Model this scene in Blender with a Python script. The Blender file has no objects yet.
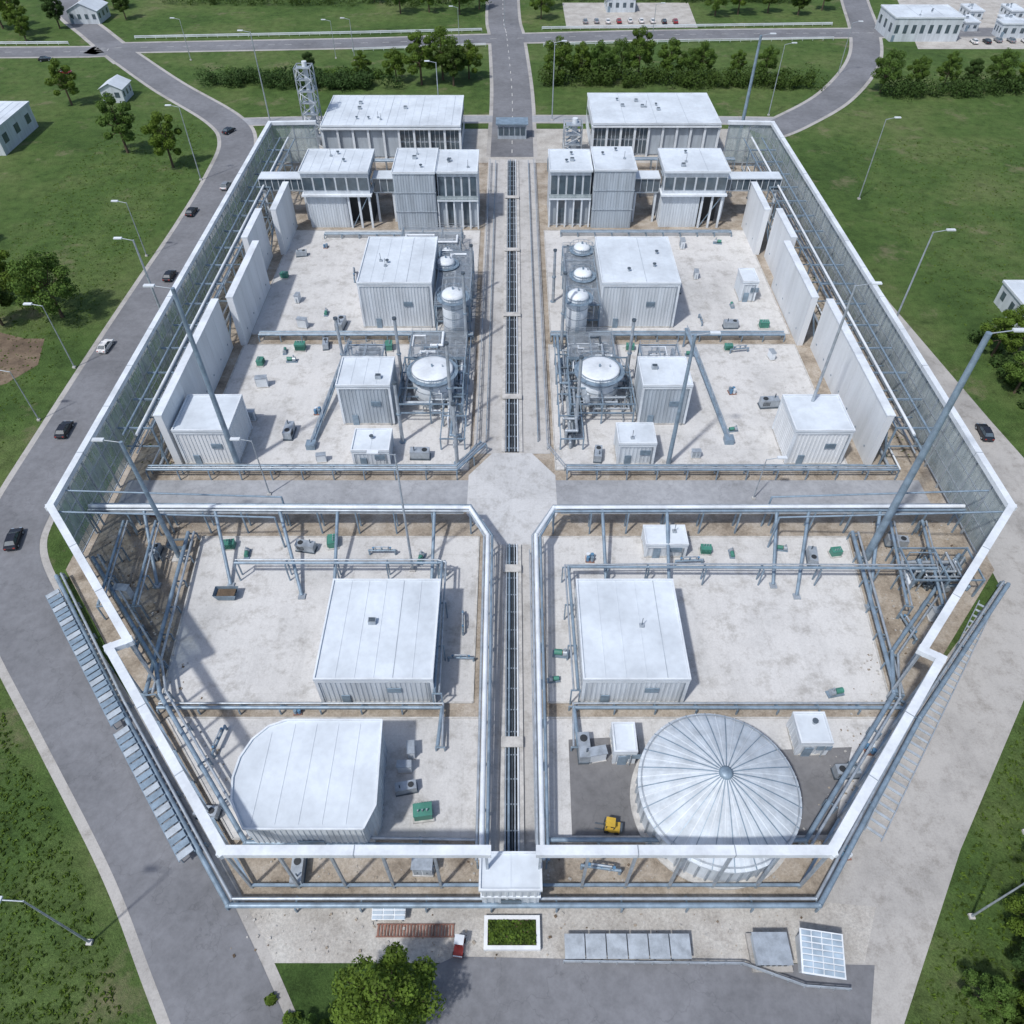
import bpy, math, random
from mathutils import Vector, Matrix
R=random.Random(7)
scene=bpy.context.scene
col=scene.collection
rad=math.radians

# ------------------------------------------------------------------ materials
def newmat(name):
    m=bpy.data.materials.new(name); m.use_nodes=True
    nt=m.node_tree; nt.nodes.clear()
    out=nt.nodes.new('ShaderNodeOutputMaterial'); b=nt.nodes.new('ShaderNodeBsdfPrincipled')
    nt.links.new(b.outputs[0],out.inputs[0])
    return m,nt,b,out
def pos(nt,sc=(1,1,1)):
    g=nt.nodes.new('ShaderNodeNewGeometry'); mp=nt.nodes.new('ShaderNodeMapping')
    mp.inputs['Scale'].default_value=sc
    nt.links.new(g.outputs['Position'],mp.inputs['Vector']); return mp.outputs[0]
def noise(nt,vec,scale,detail=5,rough=.6):
    n=nt.nodes.new('ShaderNodeTexNoise'); n.inputs['Scale'].default_value=scale
    n.inputs['Detail'].default_value=detail; n.inputs['Roughness'].default_value=rough
    nt.links.new(vec,n.inputs['Vector']); return n.outputs['Fac']
def ramp(nt,fac,stops):
    r=nt.nodes.new('ShaderNodeValToRGB'); e=r.color_ramp.elements
    while len(e)<len(stops): e.new(.5)
    for i,(p,c) in enumerate(stops):
        e[i].position=p; e[i].color=(c[0],c[1],c[2],1)
    nt.links.new(fac,r.inputs[0]); return r.outputs[0]
def mix(nt,a,b,fac,mode='MIX'):
    m=nt.nodes.new('ShaderNodeMix'); m.data_type='RGBA'; m.blend_type=mode
    if isinstance(fac,(int,float)): m.inputs[0].default_value=fac
    else: nt.links.new(fac,m.inputs[0])
    for s,v in ((6,a),(7,b)):
        if isinstance(v,tuple): m.inputs[s].default_value=(v[0],v[1],v[2],1)
        else: nt.links.new(v,m.inputs[s])
    return m.outputs[2]
def bump(nt,b,h,strength=.3,dist=.1):
    n=nt.nodes.new('ShaderNodeBump'); n.inputs['Strength'].default_value=strength; n.inputs['Distance'].default_value=dist
    nt.links.new(h,n.inputs['Height']); nt.links.new(n.outputs[0],b.inputs['Normal'])
def g3(v): return (v,v,v)
def simple(name,c,rough=.5,metal=0,var=.15,scale=.8,streak=False,bmp=0):
    m,nt,b,o=newmat(name)
    v=pos(nt,(1,1,.12) if streak else (1,1,1))
    n=noise(nt,v,scale); n2=noise(nt,pos(nt),scale*9,3)
    lo=tuple(x*(1-var*1.6) for x in c); hi=tuple(min(1,x*(1+var*.5)) for x in c)
    k=ramp(nt,n,[(.3,lo),(.62,hi)])
    k=mix(nt,k,ramp(nt,n2,[(.3,g3(1-var)),(.6,g3(1))]),.6,'MULTIPLY')
    nt.links.new(k,b.inputs['Base Color']); b.inputs['Roughness'].default_value=rough; b.inputs['Metallic'].default_value=metal
    if bmp: bump(nt,b,n2,bmp,.05)
    return m
M={}
M['white']=simple('white_painted_metal',(.65,.70,.75),.5,0,.13,.25)
M['roof']=simple('white_roof_sheet',(.59,.65,.71),.55,0,.13,.12)
M['domeroof']=simple('dome_roof_sheet',(.52,.575,.63),.7,0,.14,.5)
M['wall']=simple('cladding_metal',(.56,.61,.66),.5,.05,.14,.7,True)
M['wallgrey']=simple('grey_cladding',(.39,.445,.50),.5,.1,.16,.7,True)
M['panel']=simple('white_concrete_panel',(.66,.69,.72),.7,0,.08,.4,True)
M['steel']=simple('blue_grey_steel',(.23,.31,.39),.45,.2,.2,.8)
M['steeld']=simple('dark_steel',(.11,.14,.17),.5,.4,.25,1.)
M['galv']=simple('galvanised_steel',(.40,.45,.50),.42,.35,.18,1.)
M['dark']=simple('painted_opening_shade',(.03,.035,.04),.6,0,.2,1.)  # near-black colour stands in for the shade inside openings
M['trench']=simple('trench_painted_shade',(.045,.048,.052),.8,0,.4,1.2)  # dark colour gives a flat strip the shade of a recess
M['rubber']=simple('black_rubber',(.02,.02,.022),.8)
M['rust']=simple('rusty_grating',(.25,.13,.10),.8,0,.3,2.)
M['yellow']=simple('yellow_paint',(.55,.36,.04),.5)
M['red']=simple('red_paint',(.40,.05,.04),.5)
M['green']=simple('green_paint',(.06,.22,.17),.5)
M['blue']=simple('blue_paint',(.10,.22,.36),.5)
M['carblack']=simple('car_paint_black',(.02,.022,.03),.2)
M['carwhite']=simple('car_paint_white',(.75,.75,.75),.25)
M['carred']=simple('car_paint_red',(.28,.03,.04),.25)
M['cargrey']=simple('car_paint_silver',(.35,.37,.4),.25,.5)
M['bark']=simple('bark',(.10,.075,.05),.9,0,.3,3)
M['paint']=simple('road_paint_white',(.62,.62,.6),.7,0,.25,2)
def glassmat(name,c,rough=.08):
    m,nt,b,o=newmat(name)
    n=noise(nt,pos(nt),.6,3)
    k=ramp(nt,n,[(.3,tuple(x*.6 for x in c)),(.7,c)])
    nt.links.new(k,b.inputs['Base Color']); b.inputs['Roughness'].default_value=rough
    b.inputs['Specular IOR Level'].default_value=.8
    return m
M['glass']=glassmat('dark_window_glass',(.09,.125,.155))
M['solar']=glassmat('solar_glass',(.36,.46,.56),.15)
def meshpanel():
    m,nt,b,o=newmat('translucent_fence_panel')
    n=noise(nt,pos(nt,(1,1,.3)),.7,4)
    k=ramp(nt,n,[(.3,(.25,.30,.32)),(.7,(.50,.56,.58))])
    nt.links.new(k,b.inputs['Base Color']); b.inputs['Roughness'].default_value=.15
    t=nt.nodes.new('ShaderNodeBsdfTransparent'); t.inputs[0].default_value=(.92,.96,.96,1)
    ms=nt.nodes.new('ShaderNodeMixShader'); nt.links.new(ramp(nt,noise(nt,pos(nt),.25,3),[(.35,g3(.38)),(.65,g3(.66))]),ms.inputs[0])
    nt.links.new(t.outputs[0],ms.inputs[1]); nt.links.new(b.outputs[0],ms.inputs[2]); nt.links.new(ms.outputs[0],o.inputs[0])
    return m
M['fglass']=meshpanel()
def grass():
    m,nt,b,o=newmat('meadow_grass')
    v=pos(nt)
    a=ramp(nt,noise(nt,v,.028,7,.68),[(.32,(.050,.095,.026)),(.47,(.080,.138,.038)),(.58,(.110,.160,.052)),(.72,(.150,.178,.078))])
    f=ramp(nt,noise(nt,v,.35,8,.8),[(.28,g3(.40)),(.5,g3(.95)),(.72,g3(1.3))])
    k=mix(nt,a,f,1.,'MULTIPLY')
    f2=ramp(nt,noise(nt,v,3.5,4,.7),[(.3,g3(.6)),(.7,g3(1.25))])
    k=mix(nt,k,f2,.8,'MULTIPLY')
    bare=ramp(nt,noise(nt,v,.08,9,.74),[(.56,g3(0)),(.70,g3(.8))])
    k=mix(nt,k,(.21,.19,.12),bare)
    nt.links.new(k,b.inputs['Base Color']); b.inputs['Roughness'].default_value=.95
    b.inputs['Specular IOR Level'].default_value=.15
    bump(nt,b,noise(nt,v,2.5,5,.8),.8,.5)
    return m
M['grass']=grass()
def concrete(name,c,joint=6.,jc=.8,stain=.25,tile=.45):
    m,nt,b,o=newmat(name)
    v=pos(nt)
    br=nt.nodes.new('ShaderNodeTexBrick'); br.offset=0; br.inputs['Scale'].default_value=1
    br.inputs['Brick Width'].default_value=joint; br.inputs['Row Height'].default_value=joint
    br.inputs['Mortar Size'].default_value=.035; br.inputs['Color1'].default_value=(1,1,1,1)
    br.inputs['Color2'].default_value=(.95,.955,.96,1); br.inputs['Mortar'].default_value=(jc,jc,jc,1)
    nt.links.new(v,br.inputs['Vector'])
    k=ramp(nt,noise(nt,v,.055,8,.7),[(.3,tuple(x*(1-stain) for x in c)),(.52,c),(.8,tuple(x*1.06 for x in c))])
    k=mix(nt,k,br.outputs[0],tile,'MULTIPLY')
    k=mix(nt,k,ramp(nt,noise(nt,v,.3,10,.8),[(.36,(.58,.56,.53)),(.5,g3(1))]),.7,'MULTIPLY')
    k=mix(nt,k,ramp(nt,noise(nt,pos(nt,(1,.15,1)),.7,6,.7),[(.3,g3(.85)),(.5,g3(1.0))]),.6,'MULTIPLY')
    k=mix(nt,k,ramp(nt,noise(nt,v,5,4,.7),[(.3,g3(.8)),(.6,g3(1.02))]),.7,'MULTIPLY')
    spot=ramp(nt,noise(nt,v,.9,3,.5),[(.70,g3(0)),(.76,g3(.5))])
    k=mix(nt,k,(.22,.21,.2),spot)
    nt.links.new(k,b.inputs['Base Color']); b.inputs['Roughness'].default_value=.85
    return m
M['conc']=concrete('concrete_slab',(.575,.575,.57))
M['plaza']=concrete('plaza_concrete',(.52,.53,.54),3.)
M['walk']=concrete('walkway_concrete',(.47,.465,.455),4.)
M['apron']=concrete('apron_concrete',(.41,.40,.385),8.,.9,.35)
M['kerb']=simple('kerb_concrete',(.48,.475,.46),.8,0,.2,1)
def asphalt(name,c):
    m,nt,b,o=newmat(name); v=pos(nt)
    k=ramp(nt,noise(nt,v,.06,7,.65),[(.3,tuple(x*.68 for x in c)),(.55,c),(.8,tuple(x*1.2 for x in c))])
    k=mix(nt,k,ramp(nt,noise(nt,v,.7,7,.75),[(.3,g3(.72)),(.6,g3(1.05))]),.8,'MULTIPLY')
    vo=nt.nodes.new('ShaderNodeTexVoronoi'); vo.feature='DISTANCE_TO_EDGE'; vo.inputs['Scale'].default_value=.13
    w=nt.nodes.new('ShaderNodeVectorMath'); w.operation='ADD'
    nn=nt.nodes.new('ShaderNodeTexNoise'); nn.inputs['Scale'].default_value=.4; nn.inputs['Detail'].default_value=5
    nt.links.new(v,nn.inputs['Vector']); sc=nt.nodes.new('ShaderNodeVectorMath'); sc.operation='SCALE'; sc.inputs['Scale'].default_value=5
    nt.links.new(nn.outputs['Color'],sc.inputs[0]); nt.links.new(v,w.inputs[0]); nt.links.new(sc.outputs[0],w.inputs[1])
    nt.links.new(w.outputs[0],vo.inputs['Vector'])
    k=mix(nt,k,ramp(nt,vo.outputs['Distance'],[(.003,g3(.7)),(.010,g3(1))]),.5,'MULTIPLY')
    nt.links.new(k,b.inputs['Base Color']); b.inputs['Roughness'].default_value=.9
    bump(nt,b,noise(nt,v,8,3),.2,.02)
    return m
M['asph']=asphalt('asphalt',(.18,.187,.205))
M['asphl']=asphalt('light_asphalt',(.33,.345,.37))
M['asphd']=asphalt('dark_asphalt_patch',(.18,.182,.19))
def dirt(name,c1,c2,c3):
    m,nt,b,o=newmat(name); v=pos(nt)
    k=ramp(nt,noise(nt,v,.22,8,.72),[(.3,c1),(.5,c2),(.7,c3)])
    k=mix(nt,k,ramp(nt,noise(nt,v,3,5,.8),[(.3,g3(.6)),(.65,g3(1.15))]),.8,'MULTIPLY')
    nt.links.new(k,b.inputs['Base Color']); b.inputs['Roughness'].default_value=.95
    bump(nt,b,noise(nt,v,1.5,6,.8),.6,.2)
    return m
M['dirt']=dirt('yard_dirt',(.15,.12,.09),(.34,.295,.24),(.48,.44,.39))
M['gravel']=dirt('gravel',(.30,.285,.26),(.43,.415,.39),(.53,.525,.50))
M['soil']=dirt('bare_soil',(.07,.05,.035),(.15,.11,.075),(.25,.2,.14))
def leafmat(name,c):
    m,nt,b,o=newmat(name)
    oi=nt.nodes.new('ShaderNodeObjectInfo')
    v=pos(nt)
    k=ramp(nt,noise(nt,v,.9,3),[(.3,tuple(x*.5 for x in c)),(.7,tuple(x*1.4 for x in c))])
    k2=mix(nt,k,mix(nt,k,(1.25,1.1,.7),1.,'MULTIPLY'),oi.outputs['Random'])
    nt.links.new(k2,b.inputs['Base Color']); b.inputs['Roughness'].default_value=.7
    b.inputs['Specular IOR Level'].default_value=.2
    tr=nt.nodes.new('ShaderNodeBsdfTranslucent'); nt.links.new(k2,tr.inputs[0])
    ms=nt.nodes.new('ShaderNodeMixShader'); ms.inputs[0].default_value=.35
    nt.links.new(b.outputs[0],ms.inputs[1]); nt.links.new(tr.outputs[0],ms.inputs[2]); nt.links.new(ms.outputs[0],o.inputs[0])
    return m
M['leaf']=leafmat('broadleaf_foliage',(.092,.165,.036))
M['leafd']=leafmat('dark_foliage',(.052,.100,.028))

# ------------------------------------------------------------------ mesh builder
class MB:
    def __init__(s,o): s.v=[];s.f=[];s.m=[];s.sm=[];s.mats=[];s.o=Vector(o)
    def mi(s,k):
        if k not in s.mats: s.mats.append(k)
        return s.mats.index(k)
    def add(s,vs,fs,mat,smooth=False):
        n=len(s.v); s.v+= [tuple(Vector(p)-s.o) for p in vs]; i=s.mi(mat)
        for f in fs:
            s.f.append([n+a for a in f]); s.m.append(i); s.sm.append(smooth)
    def box(s,x0,x1,y0,y1,z0,z1,mat):
        s.add([(x0,y0,z0),(x1,y0,z0),(x1,y1,z0),(x0,y1,z0),(x0,y0,z1),(x1,y0,z1),(x1,y1,z1),(x0,y1,z1)],
              [(0,3,2,1),(4,5,6,7),(0,1,5,4),(1,2,6,5),(2,3,7,6),(3,0,4,7)],mat)
    def obox(s,c,d,yaw,mat,pitch=0):
        mt=Matrix.Translation(c)@Matrix.Rotation(yaw,4,'Z')@Matrix.Rotation(pitch,4,'X')
        vs=[mt@Vector((sx*d[0]/2,sy*d[1]/2,sz*d[2]/2)) for sz in(-1,1) for sx,sy in((-1,-1),(1,-1),(1,1),(-1,1))]
        s.add(vs,[(0,3,2,1),(4,5,6,7),(0,1,5,4),(1,2,6,5),(2,3,7,6),(3,0,4,7)],mat)
    def beam(s,p0,p1,w,h,mat):
        p0=Vector(p0);p1=Vector(p1);d=(p1-p0)
        if d.length<1e-4:return
        d.normalize(); up=Vector((0,0,1)) if abs(d.z)<.95 else Vector((0,1,0))
        a=d.cross(up).normalized(); b=a.cross(d).normalized()
        vs=[p+a*sx*w/2+b*sy*h/2 for p in(p0,p1) for sx,sy in((-1,-1),(1,-1),(1,1),(-1,1))]
        s.add(vs,[(0,1,2,3),(7,6,5,4),(0,4,5,1),(1,5,6,2),(2,6,7,3),(3,7,4,0)],mat)
    def tube(s,p0,p1,r,mat,n=8,r2=None,cap=True):
        p0=Vector(p0);p1=Vector(p1);d=(p1-p0)
        if d.length<1e-4:return
        d.normalize(); r2=r if r2 is None else r2
        up=Vector((0,0,1)) if abs(d.z)<.95 else Vector((1,0,0))
        a=d.cross(up).normalized(); b=a.cross(d).normalized()
        vs=[p+(a*math.cos(t)+b*math.sin(t))*q for p,q in((p0,r),(p1,r2)) for t in[2*math.pi*i/n for i in range(n)]]
        s.add(vs,[(i,(i+1)%n,n+(i+1)%n,n+i) for i in range(n)],mat,True)
        if cap:
            s.add(vs[:n],[tuple(range(n-1,-1,-1))],mat); s.add(vs[n:],[tuple(range(n))],mat)
    def pipe(s,pts,r,mat,n=8):
        for a,b in zip(pts,pts[1:]): s.tube(a,b,r,mat,n)
        for p in pts[1:-1]: s.rev(p[0],p[1],[(r*1.15*math.cos(t),p[2]+r*1.15*math.sin(t)) for t in(-1.57,-.8,0,.8,1.57)],8,mat)
    def prism(s,poly,z0,z1,mat,top=None):
        n=len(poly)
        vs=[(x,y,z0) for x,y in poly]+[(x,y,z1) for x,y in poly]
        s.add(vs,[(i,(i+1)%n,n+(i+1)%n,n+i) for i in range(n)],mat)
        s.add(vs[n:],[tuple(range(n))],top or mat)
    def rev(s,cx,cy,prof,n,mat,smooth=True):
        vs=[(cx+r*math.cos(2*math.pi*i/n),cy+r*math.sin(2*math.pi*i/n),z) for r,z in prof for i in range(n)]
        s.add(vs,[(j*n+i,j*n+(i+1)%n,(j+1)*n+(i+1)%n,(j+1)*n+i) for j in range(len(prof)-1) for i in range(n)],mat,smooth)
    def mesh(s,name):
        me=bpy.data.meshes.new(name); me.from_pydata(s.v,[],s.f)
        for k in s.mats: me.materials.append(M[k])
        me.polygons.foreach_set('material_index',s.m); me.polygons.foreach_set('use_smooth',s.sm); me.update()
        return me
class Thing:
    def __init__(s,name,o=(0,0,0)): s.n=name;s.o=o;s.p={}
    def __getitem__(s,k):
        if k not in s.p: s.p[k]=MB(s.o)
        return s.p[k]
    def done(s):
        ps={k:v for k,v in s.p.items() if v.f}
        if len(ps)==1:
            ob=bpy.data.objects.new(s.n,list(ps.values())[0].mesh(s.n)); ob.location=s.o; col.objects.link(ob); return ob
        e=bpy.data.objects.new(s.n,None); e.location=s.o; e.empty_display_size=1; col.objects.link(e)
        for k,v in ps.items():
            c=bpy.data.objects.new(k,v.mesh(k)); c.parent=e; col.objects.link(c)
        return e
def instance(src,loc,rz=0,sc=1.):
    def cp(o,parent=None):
        c=bpy.data.objects.new(o.name.split('.')[0],o.data); col.objects.link(c)
        if parent: c.parent=parent
        for ch in o.children: cp(ch,c)
        return c
    c=cp(src); c.location=loc; c.rotation_euler=(0,0,rz); c.scale=(sc,)*3
    return c
ZUP=[0]
def sheet(name,poly,z,mat):
    t=Thing(name); t['s'].add([(x,y,z) for x,y in poly],[tuple(range(len(poly)))],mat)
    ob=t.done()
    if ob.data.polygons[0].normal.z<0: ob.data.flip_normals()
    return ob
def smoothline(pts,sub=8):
    P=[Vector(p) for p in pts]; P=[P[0]*2-P[1]]+P+[P[-1]*2-P[-2]]; out=[]
    for i in range(1,len(P)-2):
        for j in range(sub):
            t=j/sub
            out.append(.5*((2*P[i])+(P[i+1]-P[i-1])*t+(2*P[i-1]-5*P[i]+4*P[i+1]-P[i+2])*t*t+(3*P[i]-P[i-1]-3*P[i+1]+P[i+2])*t**3))
    out.append(P[-2]); return out
def offset(L,d):
    out=[]
    for i,p in enumerate(L):
        a=L[max(0,i-1)];b=L[min(len(L)-1,i+1)];t=(b-a).normalized()
        out.append(p+Vector((-t.y,t.x))*d)
    return out
def ribbon(mb,L,o0,o1,z,mat):
    A=offset(L,o0);B=offset(L,o1);n=len(L)
    mb.add([(p.x,p.y,z) for p in A]+[(p.x,p.y,z) for p in B],[(i,i+1,n+i+1,n+i) if o0<o1 else (n+i,n+i+1,i+1,i) for i in range(n-1)],mat)
def road(name,pts,w,z,mat,side=1.5,dash=False):
    # every road surface lies above 0.05, every pavement below it, each at its own level
    L=smoothline(pts)
    t=Thing(name)
    if side:
        ZUP[0]+=1
        s=Thing('pavement'); ribbon(s['s'],L,w/2+side,-w/2-side,.028+.0035*ZUP[0],'apron'); s.done()
    ribbon(t['surface'],L,w/2,-w/2,z,mat)
    if dash:
        for a,b in zip(L,L[1:]):
            d=(b-a); n=max(1,int(d.length//6))
            for i in range(n):
                q=a+d*((i+.2)/n); u=d.normalized(); e=q+u*2.6; nn=Vector((-u.y,u.x))*.1; zz=Vector((0,0,z+.02))
                t['markings'].add([(q-nn).to_3d()+zz,(e-nn).to_3d()+zz,(e+nn).to_3d()+zz,(q+nn).to_3d()+zz],[(0,1,2,3)],'paint')
    t.done(); return L

# ------------------------------------------------------------------ ground
sheet('ground',[(-1500,-400),(1500,-400),(1500,2500),(-1500,2500)],0,'grass')
wr=[(-150,235),(-119,197),(-92,167),(-82.5,149),(-80,125),(-79.5,96),(-80,67),(-80.3,43),(-80.3,17),(-80,-2.5),(-78,-13),(-70,-24),(-56.4,-39),(-42.1,-54.8),(-33.9,-65.3),(-27.4,-74),(-18,-88)]
road('road',wr,9.5,.062,'asph',1.1)
road('road',[(-600,232),(-192,232),(-153,237),(-60,243),(0,249),(134,256),(600,262)],11,.066,'asph',1.5,dash=True)
road('road',[(-4,520),(-4,300),(-2,250),(0,190),(0,137)],12.5,.070,'asph',1.2,dash=True)
road('road',[(-205,330),(-190,290),(-165,255),(-150,235),(-140,222)],9,.074,'asph',1.5)
road('road',[(165,360),(151,304),(140,255),(128,220),(108,186),(88,164),(76,154)],10,.078,'asph',1.2)
road('road',[(-92,163),(-60,165),(0,166),(60,165),(90,164)],5.5,.056,'asphl',.8)
sheet('verge_track',[(75,125),(80,120),(83,60),(88,20),(91,0),(91,-16),(68.6,-36),(51.7,-56),(39.3,-72.7),(34,-90),(26,-90),(31,-62),(50,-40),(73,-18)],.0200,'apron')
sheet('road',[(-8,-67.6),(-6,-66.8),(38,-67.6),(33,-80),(20,-110),(-30,-110),(-14,-85),(-9,-76)],.054,'asph')
sheet('gravel_yard',[(-31.5,-61.5),(-31,-64),(-27,-67.4),(37,-67.4),(40,-62),(34,-61.5)],.0235,'gravel')
sheet('yard_ground',[(-68,-15),(-68,133),(73.5,133),(73.5,-15),(52.5,-38),(33.3,-62),(-31,-62),(-49,-38)],.027,'dirt')
sheet('yard_ground',[(-68,133.01),(-68,158),(73,158),(73,133.01)],.0245,'gravel')
for p in ([(-54.5,47.5),(-8,47.5),(-8,92.5),(-54.5,92.5)],[(8,47.5),(58,47.5),(58,92.5),(8,92.5)],[(-55,6.8),(-7.5,6.8),(-7.5,43.7),(-55,43.7)],[(7.5,6.8),(58,6.8),(58,43.7),(7.5,43.7)],
    [(-46.5,-37.3),(-5.2,-37.3),(-5.2,-8.4),(-49,-8.4)],[(4.8,-37.3),(50,-37.3),(53,-8.4),(4.8,-8.4)],[(-45,-39.5),(-32.5,-54.8),(-4.2,-54.8),(-4.2,-39.5)],[(4,-39.5),(50.5,-39.5),(39.5,-54.8),(4,-54.8)]):
    sheet('concrete_plot',p,.09,'conc')
    t=Thing('plot_kerb')
    for a,b in zip(p,p[1:]+p[:1]): t['k'].beam((a[0],a[1],.1),(b[0],b[1],.1),.22,.22,'kerb')
    t.done()
sheet('dark_patch',[(7.2,-42.5),(16,-42),(16.5,-54.4),(7,-54.4)],.1,'asphd')
sheet('dark_patch',[(30,-44),(43,-43.5),(37.5,-54.3),(30,-54.4)],.1,'asphd')  # darker sheet on the plot, east of the dome
sheet('road',[(-65,-2.3),(69,-2.3),(69,4.3),(-65,4.3)],.094,'asphl')
sheet('plaza',[(-3.2,-10),(3.2,-10),(7.4,-3.5),(7.4,5.5),(3.5,11),(-3.5,11),(-7.4,5.5),(-7.4,-3.5)],.104,'plaza')
sheet('walkway',[(-6.8,10.9),(6.8,10.9),(6.8,135),(-6.8,135)],.098,'walk')
sheet('walkway',[(-3.5,-58),(3.5,-58),(3.5,-9.9),(-3.5,-9.9)],.098,'walk')
sheet('bare_soil_patch',[(-97,46),(-94.5,37),(-98,31),(-105,26.5),(-114,26),(-125,29),(-128,36),(-122,43),(-115,45),(-108,48.5),(-101,46)],.01,'soil')
sheet('parking_lot',[(22,262),(75,263),(77,300),(22,300)],.011,'gravel')
sheet('parking_lot',[(154,236),(260,236),(260,330),(176,330)],.014,'gravel')
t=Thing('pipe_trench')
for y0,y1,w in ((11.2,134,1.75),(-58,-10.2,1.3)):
    t['bed'].add([(-w*.72,y0,.12),(w*.72,y0,.12),(w*.72,y1,.12),(-w*.72,y1,.12)],[(0,1,2,3)],'trench')  # flat dark sheet above ground, painted in place of a shaded trench
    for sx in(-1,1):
        a,b=sorted((sx*w*.72,sx*(w+.12))); t['kerb'].box(a,b,y0,y1,.06,.42,'kerb')
    for i,x in enumerate((-.62,-.3,.28,.6,.02)):
        t['pipes'].tube((x*w,y0,.45),(x*w,y1,.45),(.12,.17,.11,.13,.07)[i],('galv','steel','galv','white','steeld')[i],8)
    y=y0+1; k=0
    while y<y1:
        t['supports'].box(-w*.7,w*.7,y-.07,y+.07,.13,.3,'galv')
        if k%9==4: t['cover_slabs'].box(-w-.1,w+.1,y+.8,y+2.2,.66,.78,'kerb')
        y+=3.1; k+=1
t.done()

# ------------------------------------------------------------------ fences / rails / pipes
def seg(p,q,step,skip=0):
    p=Vector(p);q=Vector(q);n=max(1,int(round((q-p).length/step)))
    return [p+(q-p)*i/n for i in range(n+1)][skip:]
def railing(name,pts,h=1.6,step=3,mat='galv',r=.06,bars=2,z0=0):
    t=Thing(name,(pts[0][0],pts[0][1],0))
    for i,(a,b) in enumerate(zip(pts,pts[1:])):
        for p in seg(a,b,step,1 if i else 0): t['posts'].beam((p.x,p.y,z0),(p.x,p.y,z0+h+.02),.12,.12,mat)
        for k in range(bars):
            z=z0+h*(1-.42*k)-.003*(i%2); t['rails'].beam((a[0],a[1],z),(b[0],b[1],z),r*1.9,r*2,mat)
    return t.done()
def piperun(name,pts,z,r=.22,n=3,gap=.6,step=5,mat='steel',beamw=.18):
    t=Thing(name,(pts[0][0],pts[0][1],0))
    L=[Vector(p) for p in pts]
    for k in range(n):
        o=(k-(n-1)/2)*gap
        O=offset(L,o)
        rr=r*(1,.6,.8,.5)[k%4]
        t['pipes'].pipe([(p.x,p.y,z) for p in O],rr,(mat,'galv',mat,'white')[k%4],8)
    for i,(a,b) in enumerate(zip(L,L[1:])):
        d=(b-a).normalized(); nn=Vector((-d.y,d.x))*(gap*(n-1)/2+.25)
        for p in seg(a,b,step,1 if i else 0):
            for sg in((-1,1) if n>1 else (0,)):
                q=p+nn*sg; t['supports'].beam((q.x,q.y,0),(q.x,q.y,z-r),beamw,beamw,mat)
            if n>1: t['supports'].beam((p-nn).to_3d()+Vector((0,0,z-r-.1)),(p+nn).to_3d()+Vector((0,0,z-r-.1)),beamw*.9,beamw,mat)
    return t.done()
def perimeter(rim,glazed,name='perimeter_wall'):
    t=Thing(name,(rim[0][0],rim[0][1],0)); H=12
    for i,(a,b) in enumerate(zip(rim,rim[1:])):
        A=Vector(a);B=Vector(b);u=(B-A).normalized(); 
        t['ring_beam'].beam((A-u*.5).to_3d()+Vector((0,0,H-.35-.004*i)),(B+u*.5).to_3d()+Vector((0,0,H-.35-.004*i)),1.0,.8,'white')
        t['gutter'].beam((A-u*.3).to_3d()+Vector((0,0,H-.85-.004*i)),(B+u*.3).to_3d()+Vector((0,0,H-.85-.004*i)),.5,.16,'steel')
        for p in seg(a,b,11)[1:-1]: t['beam_joints'].beam((p-u*.05).to_3d()+Vector((0,0,H-.34)),(p+u*.05).to_3d()+Vector((0,0,H-.34)),1.04,.84,'galv')
        ps=seg(a,b,5.2)
        for p in ps[1 if i else 0:]: t['posts'].beam((p.x,p.y,0),(p.x,p.y,H-.95),.28,.28,'galv')
        if glazed[i]:
            for p,q in zip(ps,ps[1:]):
                m=(q-p)*.03
                t['glass_panels'].beam((p+m).to_3d()+Vector((0,0,6.1)),(q-m).to_3d()+Vector((0,0,6.1)),.05,9.8,'fglass')
                for j in(1,2): 
                    e=p+(q-p)*j/3; t['mullions'].beam((e.x,e.y,1),(e.x,e.y,11),.09,.09,'galv')
            for z in(1.,4.3,7.7,11.0): t['rails'].beam((a[0],a[1],z-.003*i),(b[0],b[1],z-.003*i),.14,.14,'galv')
        else: t['rails'].beam((a[0],a[1],.8-.003*i),(b[0],b[1],.8-.003*i),.3,.3,'steel')
    return t.done()
perimeter([(-54,131),(-66,130.5),(-66,-12.7),(-47,-35.3),(-49,-36.3),(-29,-60),(-2.6,-60)],[1,1,1,0,0,0])
perimeter([(59.5,131),(71,130.5),(71.4,-12.7),(49.8,-36.6),(51.6,-37.8),(32,-60),(2.9,-60)],[1,1,1,0,0,0])
def blast(name,x,y0,y1,h,side):
    t=Thing(name,(x,(y0+y1)/2,0)); n=max(2,int((y1-y0)/5))
    for i in range(n):
        a=y0+(y1-y0)*i/n+.03;b=y0+(y1-y0)*(i+1)/n-.03
        t['panels'].box(x-.6,x+.6,a,b,0,h-.02*(i%3),'panel')
        t['buttress'].beam((x-side*3.2,a+1,.1),(x-side*.7,a+1,h*.75),.3,.3,'steel')
        f=x+side*.62
        t['tie_plates'].box(min(f,f+side*.05),max(f,f+side*.05),(a+b)/2-.15,(a+b)/2+.15,h*.2,h*.2+.3,'steel')
    t['cap'].box(x-.72,x+.72,y0,y1,h+.002,h+.22,'white')
    t.done()
for x,y0,y1,h in((-54.5,80.5,95,11),(-57.5,66.5,80,11.5),(-55,43.5,66,11),(-57.6,8,43,11)): blast('blast_wall',x,y0,y1,h,1)
for x,y0,y1,h in((58.3,80.5,95,11),(60.6,66.5,80,11.5),(59.,43.5,66,11),(61.6,8,43,11)): blast('blast_wall',x,y0,y1,h,-1)
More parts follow.
